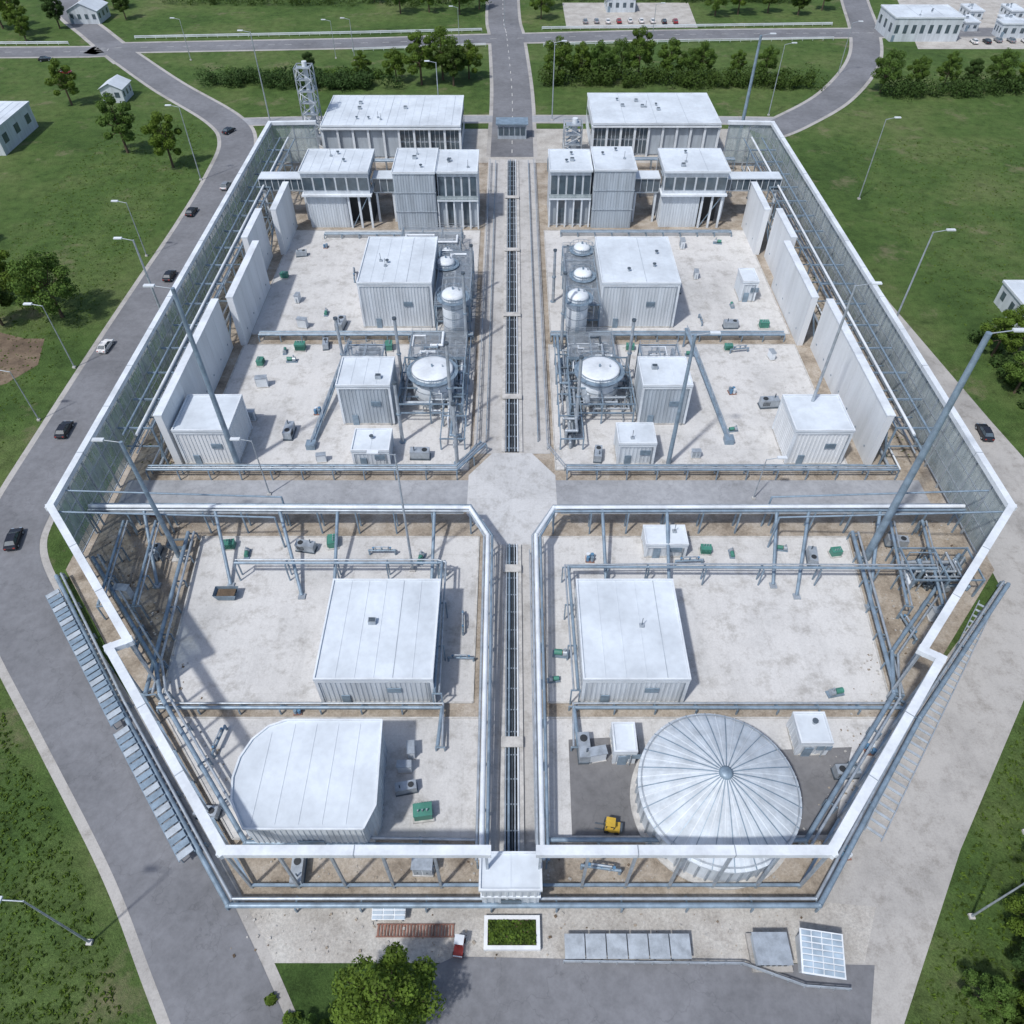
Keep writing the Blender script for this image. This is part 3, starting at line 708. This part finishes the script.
vessel(PV,-14.6,73,1.3,5); vessel(PV,25,75,1.8,3,.4,False); vessel(PV,-20,77,1.2,3.5,.4,False)
F='process_structure'
frame(F,-15.6,-8.6,47,69,[3.5,7],2,5); frame(F,11.3,17.8,47.5,71,[3.5,7],2,5)
frame(F,-20.5,-9,19,33,[2.6,4.6],3,4,False); frame(F,10.5,22,19,33,[2.6,4.6],3,4,False)
frame(F,-31,-24,28,33,[4,7.5],3,2); frame(F,24,31,28,33,[4,7.5],3,2)
frame(F,-12.5,-8.3,12,43,[2.6],2,6,False); frame(F,8.5,12.5,12,43,[2.6],2,6,False)
frame(F,-26,-12,74,86,[4.],4,3); frame(F,58,68,-20,-14,[4,],3,2,False); frame(F,12,32,74,80,[2.5],5,2,False)
frame(F,-20,-9,34,43,[3.5],3,3); frame(F,11,20,34,43,[3.5],3,3)
for x,y,h in((-9.2,42,17),(-10.8,18,18),(-21,30,15),(-19.5,14,13),(10,42,17),(11.5,17,16),(22,31,14),(-9.5,8.5,13),(-31.5,30,15),(9,60,12),(-8.6,62,12)):
    t=Thing('vent_stack',(x,y,0)); t['stack'].tube((x,y,0),(x,y,h),.34,'galv',12,.27); t['flange'].tube((x,y,0),(x,y,.25),.6,'steel',12); t['flange'].tube((x,y,h*.5),(x,y,h*.5+.15),.46,'steel',12); t['cap'].tube((x,y,h),(x,y,h+.35),.4,'steeld',10); t.done()
def conveyor(x0,y0,z0,x1,y1,z1):
    t=Thing('inclined_conveyor',(x0,y0,0)); t['truss'].beam((x0,y0,z0),(x1,y1,z1),.9,.3,'steel')
    t['truss'].beam((x0,y0,z0+.7),(x1,y1,z1+.7),.12,.12,'galv'); n=12
    for i in range(n):
        a=Vector((x0,y0,z0)).lerp(Vector((x1,y1,z1)),i/n);b=Vector((x0,y0,z0)).lerp(Vector((x1,y1,z1)),(i+1)/n); t['lattice'].beam(a,b+Vector((0,0,.7)),.08,.08,'galv')
    t['leg'].beam((x1,y1,0),(x1,y1,z1),.3,.3,'steel'); t['hopper'].box(x0-.8,x0+.8,y0-.8,y0+.8,0,1.2,'steel'); t.done()
conveyor(-35.5,12.6,.6,-32.2,40,3.5); conveyor(38.6,14,.6,35,43,4.5)

def p_pump():
    t=Thing('pump_unit'); t['skid'].box(-1.1,1.1,-.5,.5,0,.2,'steel'); t['motor'].tube((-.9,0,.65),(.1,0,.65),.38,'green',12); t['pump'].tube((.2,0,.6),(.8,0,.6),.45,'galv',12); t['outlet'].tube((.5,0,.6),(.5,0,1.5),.14,'galv',8); t['coupling'].tube((.05,0,.65),(.25,0,.65),.15,'yellow',8); return t.done()
def p_gen():
    t=Thing('generator_set'); t['base'].box(-1.7,1.7,-.8,.8,0,.3,'steeld'); t['housing'].box(-1.6,1.6,-.7,.7,.3,1.7,'galv'); 
    for i in range(6): t['grille'].box(-1.3+i*.22,-1.2+i*.22,-.74,-.71,.6,1.4,'dark')
    t['exhaust'].tube((.9,.2,1.7),(.9,.2,2.5),.1,'steeld',8); t['fan'].tube((-.8,0,1.7),(-.8,0,1.78),.45,'dark',14); return t.done()
def p_skip():
    t=Thing('waste_skip'); b=t['body']; 
    b.add([(-1.2,-.8,0.1),(1.2,-.8,.1),(1.2,.8,.1),(-1.2,.8,.1),(-1.7,-.9,1.3),(1.7,-.9,1.3),(1.7,.9,1.3),(-1.7,.9,1.3)],[(0,1,5,4),(1,2,6,5),(2,3,7,6),(3,0,4,7),(0,3,2,1)],'steel')
    b.box(-1.3,1.3,-.75,.75,.8,.85,'soil'); return t.done()
def p_drums():
    t=Thing('drum_pallet'); t['pallet'].box(-.7,.7,-.7,.7,0,.15,'rust')
    for i,(x,y) in enumerate(((-.33,-.33),(.33,-.33),(-.33,.33),(.33,.33))): t['drums'].tube((x,y,.16),(x,y,1.05),.29,('blue','steel','white','blue')[i],12)
    return t.done()
def p_valve():
    t=Thing('valve_station'); t['pipes'].pipe([(-2,0,0),(-2,0,1),(2,0,1),(2,0,0)],.18,'steel'); t['pipes'].pipe([(-1,0,1),(-1,0,1.8),(1,0,1.8),(1,0,1)],.12,'galv')
    for x in(-1.3,0,1.3): t['valves'].tube((x,0,1),(x,0,1.6),.09,'steeld',6); t['valves'].tube((x,0,1.6),(x,0,1.66),.18,'blue',10)
    return t.done()
def p_cab():
    t=Thing('electrical_cabinet'); t['plinth'].box(-1.1,1.1,-.6,.6,0,.2,'kerb'); t['body'].box(-1,1,-.5,.5,.2,2.1,'white'); t['roof'].box(-1.1,1.1,-.6,.6,2.1,2.2,'galv')
    for x in(-.5,.5): t['doors'].box(x-.42,x+.42,-.54,-.51,.35,1.95,'wallgrey'); t['handles'].box(x-.04,x+.04,-.6,-.55,1.,1.3,'steeld')
    t['conduit'].tube((1.15,0,0),(1.15,0,1.5),.08,'galv',6); return t.done()
def p_trans():
    t=Thing('transformer_box'); t['plinth'].box(-1.2,1.2,-.9,.9,0,.25,'kerb'); t['tank'].box(-1,1,-.7,.7,.25,1.5,'green'); t['lid'].box(-1.06,1.06,-.76,.76,1.5,1.6,'green')
    for i in range(7): t['cooling_fins'].box(-.9+i*.28,-.82+i*.28,-.92,-.71,.4,1.35,'green')
    for x in(-.5,0,.5): t['bushings'].tube((x,.2,1.6),(x,.2,2.05),.09,'galv',8)
    return t.done()
def p_fork():
    t=Thing('forklift_truck'); t['body'].box(-.6,.6,-1.2,.7,.35,1.1,'yellow'); t['counterweight'].box(-.55,.55,-1.5,-1.2,.35,1.2,'steeld')
    for x in(-.5,.5):
        for y in(-.4,.6): t['cab_posts'].beam((x,y,1.1),(x,y,2.2),.08,.08,'steeld')
        t['mast'].beam((x*.7,.85,.1),(x*.7,.85,2.6),.1,.14,'steeld'); t['forks'].box(x*.7-.07,x*.7+.07,.95,2.0,.1,.16,'steeld')
    t['roof'].box(-.6,.6,-.5,.7,2.2,2.27,'yellow'); t['seat'].box(-.3,.3,-.5,0,1.1,1.5,'rubber')
    for x in(-.62,.62):
        for y in(-.85,.45): t['wheels'].tube((x-.1,y,.32),(x+.1,y,.32),.32,'rubber',14)
    return t.done()
def p_cart():
    t=Thing('utility_cart'); t['bed'].box(-1,.2,-.5,.5,.4,.6,'red'); t['sides'].box(-1,-.92,-.5,.5,.6,.85,'white'); t['nose'].box(.3,1,-.45,.45,.3,.85,'red'); t['seat'].box(.2,.3,-.45,.45,.5,1.1,'rubber')
    t['roof'].box(-.05,.9,-.5,.5,1.6,1.66,'white')
    for x in(0,.85):
        for y in(-.45,.45): t['posts'].beam((x,y,.6),(x,y,1.6),.05,.05,'galv')
    for x in(-.7,.7):
        for y in(-.5,.5): t['wheels'].tube((x,y-.08,.25),(x,y+.08,.25),.25,'rubber',12)
    return t.done()
protos=[p_pump(),p_gen(),p_skip(),p_drums(),p_valve(),p_cab(),p_trans()]
start=[(-44,38),(-29,41),(-42,-20),(-36,22),(-20,-12),(-48,20),(-43,42)]
for o,(x,y) in zip(protos,start): o.location=(x,y,.1)
more=[(-46,41,0),(-38,43,1),(-33,37,0),(36,40,0),(46,41,4),(52,39,5),(42,-11,0),(46,-13,1),(-32,-11,1),(-41,-12,0),(-14,-13,0),(-12.6,-44.3,5),(-13.2,-46.5,5),(-12.8,-49,1),(34,-12,0),(27,-14,4),(28,24,1),(46,50,1),(48,58,0),(40,52,4),(-40,55,0),(-47,60,5),(-50,80,1),(-45,84,3),(41,84,5),(50,86,0),(-36,70,4),(42,28,3),(40,17,0),(-40,16,1),(-55,-12,1),(-52,-28,4),(60,-10,1),(56,-26,4),(-28,-38.6,3),(-24,-58.5,1),(-37,-43,4),(45,-44,3),(41,-47,1),(18,-43.5,0),(9,-44,1),(10.6,-45,5),(12,-13,3),(6.8,-30,0),(-7,-25,4),(-7,-31,4),(-62,100,1),(-60,116,3),(64,110,1),(30,118,1),(-30,120,3),(-20,120,0),(40,122,1),(-45,120,4),(20,122,5),(-10,-58.3,5),(10,-58.3,4),(-52,-10.5,2),(5.6,-34,0),(43,-36,0),(-58,-3.5,3),(-44,50,5),(-36,50,1),(36,64,1),(42,70,5),(-48,30,5),(48,24,1),(32,10,5),(-33,9,5),(15,10,1),(-16,10,1),(-57,-20,5),(61,-24,5),(38,-56.5,3),(-36,-52,1),(-52,116,1),(52,118,5),(10,100,3),
    (-52,70,6),(-33,84,6),(44,42,6),(53,50,6),(-28,-10,6),(30,-11.5,6),(50,-12,6),(-44,-10.5,6),(-10.5,-52,6),(36,86,6),(-25,42.2,6),(24,42,6),(-50,37,6)]
for x,y,k in more: instance(protos[k],(x,y,.1),R.choice((0,1.57,3.14,4.71))+R.uniform(-.2,.2),R.uniform(.75,1.1))
f=p_fork(); f.location=(11.5,-53.6,.1); f.rotation_euler=(0,0,rad(80)); f.scale=(.9,)*3
f=p_cart(); f.location=(-5.6,-66,.03); f.rotation_euler=(0,0,1.45)
# stones and concrete crumbs along the unpaved strips (one object)
rub=MB((0,0,0)); rr=random.Random(11)
def bits(x0,x1,y0,y1,n,mats=('kerb','dirt','gravel','gravel','soil','dirt')):
    for _ in range(n):
        x=rr.uniform(x0,x1);y=rr.uniform(y0,y1);s=rr.choice((.06,.08,.1,.14,.2))*rr.uniform(.7,1.4)
        rub.obox((x,y,s*.3+.03),(s*rr.choice((1,1,1.5)),s,s*.6),rr.uniform(0,3.1),rr.choice(mats),rr.uniform(-.3,.3))
bits(-65,-59,8,128,700); bits(64,70,8,128,700); bits(-56,-9,109,128,420); bits(9,58,110,130,420); bits(-64,-51,-14,-5,200); bits(55,69,-14,-5,200)
bits(-30,32,-67,-62.5,260); bits(-28,30,-59.5,-55.5,260)
for i in range(350):
    for a,b in (((-58,-14),(-32,-57)),((62,-14),(35,-57))):
        k=rr.random(); x=a[0]+(b[0]-a[0])*k;y=a[1]+(b[1]-a[1])*k; bits(x-3,x+3,y-.5,y+.5,1)
o=bpy.data.objects.new('scattered_stones',rub.mesh('scattered_stones')); col.objects.link(o)

# ------------------------------------------------------------------ lamps
def lamp(x,y,h,r=.16,ang=None,name='street_lamp'):
    t=Thing(name,(x,y,0)); 
    if ang is None: ang=math.pi if x<0 else 0
    t['base'].box(x-r*2.2,x+r*2.2,y-r*2.2,y+r*2.2,0,.35,'kerb')
    t['pole'].tube((x,y,0),(x,y,h),r,'steel' if r>.3 else 'galv',10,r*.6)
    dx,dy=math.cos(ang),math.sin(ang); L=1.6+h*.03
    t['arm'].tube((x,y,h-.1),(x+dx*L,y+dy*L,h+.35),.07,'galv',6)
    t['lamp_head'].obox((x+dx*(L+.5),y+dy*(L+.5),h+.38),(1.5,.6,.2),ang,'white'); t['lens'].obox((x+dx*(L+.5),y+dy*(L+.5),h+.25),(1.1,.45,.05),ang,'solar')
    t.done()
for x,y,h,r in((-75.9,163.7,24.6,.22),(-22.4,161,17.5,.2),(12.6,165,21.6,.2),(-85.8,121.7,18.8,.16),(-71.3,47.3,21,.28),(-51.3,-12.6,24,.42),(51.9,15.9,30,.3),(27,8.1,26.5,.4),(73.5,38.6,27,.22),(-86.8,36,14,.13),(-45,-65.5,15,.13),(-15.1,-15,24,.2),(-40.4,1.,12,.13),(-87,20,11,.12),(50,-63,12,.13),(81.7,169,20,.15),(-57.7,223,13,.14),(-118,223,13,.14),(115,207,16,.14),(53,238,14,.14),(-20,238,13,.14),(92,110,20,.15),(-65,225,12,.12),(40,0,9,.11),(-87,80,13,.13),(60,-54,11,.12),(-3,262,12,.12)):
    lamp(x,y,h,r)
FM='floodlight_mast'
lamp(64.5,136.4,31,.55,0,FM); lamp(-47.1,7.4,34.6,.5,math.pi,FM); lamp(54.4,-13,41,.62,0,FM)

# ------------------------------------------------------------------ vehicles
def car(name,x,y,yaw,paint):
    t=Thing(name); b=t['body']
    prof=[(-2.2,.35),(-2.25,.75),(-2.1,.95),(-1.3,1.0),(1.05,1.0),(1.9,.88),(2.2,.7),(2.25,.38)]
    w=.9; rings=[]
    for yy,s in((-w,.92),(-w*.97,1),(w*.97,1),(w,.92)): rings.append([(px*s,yy,pz if s==1 else .35+(pz-.35)*.8) for px,pz in prof])
    n=8; b.add([p for r in rings for p in r],[(j*n+i,j*n+i+1,(j+1)*n+i+1,(j+1)*n+i) for j in range(3) for i in range(n-1)],paint)
    for ring in(rings[0],rings[-1]): b.add(ring,[tuple(range(len(ring)))],paint)
    b.add([(p[0],-w*.97,p[1]) for p in(prof[0],prof[-1])]+[(p[0],w*.97,p[1]) for p in(prof[-1],prof[0])],[(0,1,2,3)],'rubber')
    lo=[(-1.75,-.8,1.0),(1.1,-.8,1.0),(1.1,.8,1.0),(-1.75,.8,1.0)]; hi=[(-1.2,-.62,1.45),(.35,-.62,1.45),(.35,.62,1.45),(-1.2,.62,1.45)]
    t['windows'].add(lo+hi,[(0,1,5,4),(1,2,6,5),(2,3,7,6),(3,0,4,7)],'glass')
    t['roof'].prism([(-1.25,-.64),(.4,-.64),(.4,.64),(-1.25,.64)],1.445,1.49,paint)
    for sy in(-1,1):
        for a,c in(((-1.75,1.0),(-1.2,1.45)),((-.4,1.0),(-.4,1.45)),((1.1,1.0),(.35,1.45))): t['pillars'].beam((a[0],sy*.8,a[1]),(c[0],sy*.635,c[1]),.07,.07,paint)
        for wx in(-1.4,1.4): t['wheels'].tube((wx,sy*.78,.33),(wx,sy*.95,.33),.34,'rubber',16); t['hubs'].tube((wx,sy*.94,.33),(wx,sy*.965,.33),.2,'galv',10)
        t['headlights'].box(2.12,2.24,sy*.6-.2,sy*.6+.2,.6,.74,'solar'); t['tail_lights'].box(-2.27,-2.2,sy*.65-.15,sy*.65+.15,.65,.82,'red')
    o=t.done(); o.location=(x,y,.08); o.rotation_euler=(0,0,yaw)
n='parked_car'
car(n,-158,208,.1,'carred'); car(n,-171,222,.3,'carblack'); car(n,-82.4,101.6,1.5,'carblack'); car(n,-77.5,116.7,1.5,'cargrey'); car(n,-78.3,70,1.55,'carblack'); car(n,-82.8,42.5,1.5,'carwhite')
car(n,-80.8,16.7,1.6,'carblack'); car(n,-78.2,-9.3,1.75,'carblack'); car(n,85,16,1.5,'carblack'); car(n,-86.5,155,1.15,'carblack')
for i in range(9): car(n,30+i*4.6,270+R.uniform(-1,1),1.57,R.choice(('carwhite','cargrey','carblack','carred')))
for i in range(8): car(n,178+i*5,236+R.uniform(-1,1)+8,1.57,R.choice(('carwhite','cargrey','carblack')))

# ------------------------------------------------------------------ outlying houses
def house(name,x0,x1,y0,y1,h,gable=True):
    t=Thing(name,((x0+x1)/2,(y0+y1)/2,0)); t['walls'].box(x0,x1,y0,y1,0,h-.31,'wall')
    n=max(2,int((x1-x0)/3))
    for i in range(n): a=x0+(x1-x0)*(i+.25)/n; t['windows'].box(a,a+(x1-x0)/n*.45,y0-.06,y0-.01,h*.35,h*.7,'glass')
    for sx in(x0-.04,x1+.04):
        for i in range(3): a=y0+(y1-y0)*(i+.3)/3; t['windows'].box(sx-.03,sx+.03,a,a+(y1-y0)*.12,h*.35,h*.7,'glass')
    t['door'].box(x0+.4,x0+1.5,y0-.09,y0-.012,0,2.2,'steel')
    if gable:
        m=(x0+x1)/2; e=.5
        t['roof'].add([(x0-e,y0-e,h-.4),(m,y0-e,h+(x1-x0)*.2),(m,y1+e,h+(x1-x0)*.2),(x0-e,y1+e,h-.4),(x1+e,y0-e,h-.4),(x1+e,y1+e,h-.4)],[(0,1,2,3),(1,4,5,2)],'roof')
        t['gables'].add([(x0,y0,h-.31),(x1,y0,h-.31),(m,y0,h+(x1-x0)*.19),(x0,y1,h-.31),(x1,y1,h-.31),(m,y1,h+(x1-x0)*.19)],[(0,1,2),(5,4,3)],'wall')
    else: roofkit(t,x0,x1,y0,y1,h,units=3)
    t.done()
house('small_house',-134,-127,180,188,4.5); house('outbuilding',-170,-147,138,160,7,False)
house('outbuilding',146,172,245,262,8,False); house('outbuilding',106,118,48,60,5,False)
for i in range(7): house('site_cabin',180+i*8.5,185.5+i*8.5,258+(i%2)*16,268+(i%2)*16,3.2,False)
house('small_house',40,52,285,297,5); house('small_house',-180,-168,268,280,5); house('outbuilding',190,210,249,255,5,False)
G='guard_railing'
railing(G,[(-147,248),(-60,254),(-12,258)],1.1,4,'white',.14); railing(G,[(12,260),(70,263),(130,266)],1.1,4,'white',.14)
railing(G,[(-230,240),(-170,241)],1.1,4,'white',.14); railing(G,[(-60,233),(-10,239)],1.1,4,'white',.1)
railing(G,[(12,239),(60,243),(125,247)],1.1,4,'white',.1)

# ------------------------------------------------------------------ vegetation
def leafcloud(mb,blobs,n,size,mat,rr):
    for _ in range(n):
        c,rx,rz=rr.choice(blobs)
        while True:
            d=Vector((rr.gauss(0,1),rr.gauss(0,1),rr.gauss(0,1)))
            if d.length>.1: break
        d.normalize(); q=rr.uniform(.55,1.06)
        p=Vector(c)+Vector((d.x*rx*q,d.y*rx*q,d.z*rz*q))
        nrm=(d+Vector((rr.uniform(-.8,.8),rr.uniform(-.8,.8),rr.uniform(-.3,.9)))).normalized()
        a=nrm.cross(Vector((rr.uniform(-1,1),rr.uniform(-1,1),rr.uniform(-1,1)))).normalized(); b=nrm.cross(a)
        s=size*rr.uniform(.6,1.4)
        mb.add([p-a*s,p-b*s*.6+nrm*s*.15,p+a*s,p+b*s*.6-nrm*s*.1],[(0,1,2,3)],mat)
def tree_mesh(seed,H=12,cr=4.5,mat='leaf',n=8000):
    rr=random.Random(seed); mb=MB((0,0,0))
    mb.tube((0,0,0),(.1,.05,H*.45),.32,'bark',9,.2); mb.tube((.1,.05,H*.45),(.2,.1,H*.85),.2,'bark',7,.05)
    blobs=[]
    k=rr.randint(16,21)
    for i in range(k):
        a=i*2.4+rr.uniform(-.4,.4); z=H*(.32+.54*(i/k)); rad_=cr*(1-.75*((z/H-.45)/.55)**2 if z/H>.45 else .85)*rr.uniform(.45,.95)
        c=(rad_*math.cos(a),rad_*math.sin(a),z+rr.uniform(-.5,.5)); s=cr*rr.uniform(.22,.38)
        blobs.append((c,s,s*.75)); mb.tube((.1,.05,H*.28+.25*z),c,.11,'bark',5,.03,False)
    blobs.append(((0,0,H*.9),cr*.33,cr*.3)); blobs.append(((0,0,H*.62),cr*.6,cr*.5))
    leafcloud(mb,blobs,n,.21,mat,rr)
    return mb.mesh('deciduous_tree')
TM=[tree_mesh(1),tree_mesh(2,13,5),tree_mesh(3,11,4.2,'leafd'),tree_mesh(4,12.5,4)]
def tree(x,y,s,k=None):
    o=bpy.data.objects.new('deciduous_tree',TM[R.randrange(4) if k is None else k]); col.objects.link(o); o.location=(x,y,0); o.rotation_euler=(0,0,R.uniform(0,6.28)); q=s*R.uniform(.94,1.06); o.scale=(s,q,s*R.uniform(.9,1.1))
for a in((-143.8,178,1.1),(-112.3,140,1.3),(-96,130,1.15),(-96.5,54,1.25,1),(-108,51,1.),(-112,62,1.),(-104,60,.8),(-31,197,1.3),(-20,196,1.2),(-24,202,1.3),(-40,200,.9),(-15,203,1),(124,189,1),(136,192,.8),(146,192,.9),(155,193,.8),(164,194,.9),(174,194,.8),(185,193,.9),
    (97,40,.9),(96,28,.8),(101,21,.75),(99,12,.6),(103,42,.9),(-12.2,-71.3,.92,1),(-20,-74.5,.5),(-25,-78,.6),(47,-71,.55),(53,-69,.6),(58,-63,.7),(64,-57,.6),(50,-78,.8),(67,-63,.8),(60,-70,.9),(74,-50,.6),(56,-74,.8),(62,-76,.9),(55,-64,.5),(60,-58,.55),(66,-50,.6),(72,-44,.6),(52,-72,.6),(63,-64,.7),
    (-194,253,1.3),(-182,262,1.1),(-205,262,1.4),(-188,245,.9),(-170,290,1),(-160,275,.9),(-47,283,1.),(-35,285,1),(-22,282,1.1),(-14,290,1),(-60,300,1),(14,290,1.1),(12,275,.9),(85,280,1),(95,282,1.1),(108,284,1),(120,281,1),(132,288,1),
    (16,200,1.15),(24,202,.9),(30,201,1),(38,203,.9),(44,203,1.2),(54,201,1.1),(61,203,.8),(66,204,.9),(78,203,.7),(88,203,.8),(-200,180,1),(-175,120,.9),(-165,60,1),(-130,85,.7),(200,160,1),(-70,203,.7),(-52,203,.8)):
    tree(*a)
for i in range(40): tree(-400+R.uniform(0,900),R.uniform(330,560),R.uniform(.9,1.4))
def shrubrow(name,a,b,w,h,n,mat='leafd'):
    mb=MB((0,0,0)); rr=random.Random(len(bpy.data.objects)); A=Vector(a);B=Vector(b);nb=max(3,int((B-A).length/1.6)); bl=[]
    for i in range(nb*2):
        p=A.lerp(B,rr.random()); s=rr.uniform(.5,1.25)*h*.55
        bl.append(((p.x+rr.uniform(-w,w)/2,p.y+rr.uniform(-w,w)/2,h*.4*rr.uniform(.6,1.4)),s,s*.85))
    leafcloud(mb,bl,n,.32,mat,rr); o=bpy.data.objects.new(name,mb.mesh(name)); col.objects.link(o)
shrubrow('hedge_row',(-106,197),(-42,195),8,5.5,13000); shrubrow('hedge_row',(12,199),(104,196),8,6,19000)
shrubrow('hedge_row',(-100,206),(-40,205),4,3,5000,'leaf'); shrubrow('hedge_row',(124,187),(192,191),7,6,10000)
shrubrow('shrub_thicket',(57,-66),(78,-40),6,2.2,9000,'leaf'); shrubrow('shrub_thicket',(49,-80),(64,-62),9,2.2,11000,'leafd'); shrubrow('shrub_thicket',(97,45),(98,8),4,2.5,4000)
shrubrow('shrub_thicket',(-24,-71),(-14,-78),3,.9,2500,'leaf')
shrubrow('hedge_row',(20,304),(130,300),6,5,6000); shrubrow('hedge_row',(-150,300),(-12,296),8,5,7000)
mb=MB((0,0,0)); rr=random.Random(5)
def tufts(x0,x1,y0,y1,n,test=lambda x,y:True,big=.4):
    for _ in range(n):
        x=rr.uniform(x0,x1);y=rr.uniform(y0,y1)
        if not test(x,y): continue
        s=rr.uniform(.12,big)
        for k in range(3):
            a=rr.uniform(0,6.28);c,s_=math.cos(a)*s,math.sin(a)*s
            mb.add([(x-c,y-s_,.02),(x+c,y+s_,.02),(x+c*.4-s_*.5,y+s_*.4+c*.5,s*.7)],[(0,1,2)],'leaf' if (k or x<-92) else 'leafd')
def westgrass(x,y):
    for (xa,ya),(xb,yb) in zip(wr,wr[1:]):
        if yb<=y<=ya: return x<xa+(xb-xa)*(ya-y)/(ya-yb)-9.8
    return False
def eastgrass(x,y):   # outside the edge line of the east track
    P=[(91,-16),(68.6,-36),(51.7,-56),(39.3,-72.7),(34,-90)]
    for (xa,ya),(xb,yb) in zip(P,P[1:]):
        if yb<=y<=ya: return x>xa+(xb-xa)*(ya-y)/(ya-yb)+.8
    return False
tufts(-125,-86,-30,165,5000,westgrass,.3); tufts(-100,-36,-84,-14,16000,westgrass,.34)
tufts(94,150,0,150,3500,big=.3); tufts(36,90,-84,-17,9000,eastgrass,.34)
tufts(-65,-59,8,128,250,big=.3); tufts(64,70,8,128,250,big=.3)
o=bpy.data.objects.new('meadow_tufts',mb.mesh('meadow_tufts')); col.objects.link(o)

# ------------------------------------------------------------------ light, sky, camera
d=Vector((-.55,-.62,0)).normalized(); el=rad(57); dv=Vector((d.x*math.cos(el),d.y*math.cos(el),math.sin(el)))
L=bpy.data.lights.new('sun','SUN'); L.energy=3.15; L.angle=rad(2.5); L.color=(1,.975,.94)
lo=bpy.data.objects.new('sun',L); col.objects.link(lo); lo.rotation_euler=dv.to_track_quat('Z','Y').to_euler(); lo.location=(0,0,150)
w=bpy.data.worlds.new('World'); scene.world=w; w.use_nodes=True; nt=w.node_tree
sk=nt.nodes.new('ShaderNodeTexSky'); sk.sky_type='NISHITA'; sk.sun_disc=False; sk.sun_elevation=el; sk.sun_rotation=math.atan2(d.x,d.y); sk.dust_density=2.
bg=nt.nodes['Background']; nt.links.new(sk.outputs[0],bg.inputs[0]); bg.inputs[1].default_value=.14
c=bpy.data.cameras.new('camera'); c.lens=26.37; c.sensor_width=36; c.clip_end=5000; c.clip_start=.5
co=bpy.data.objects.new('camera',c); col.objects.link(co); co.location=(0,-86,90); co.rotation_euler=(rad(42.7),0,0); scene.camera=co
scene.view_settings.view_transform='Standard'; scene.view_settings.look='None'; scene.view_settings.exposure=0
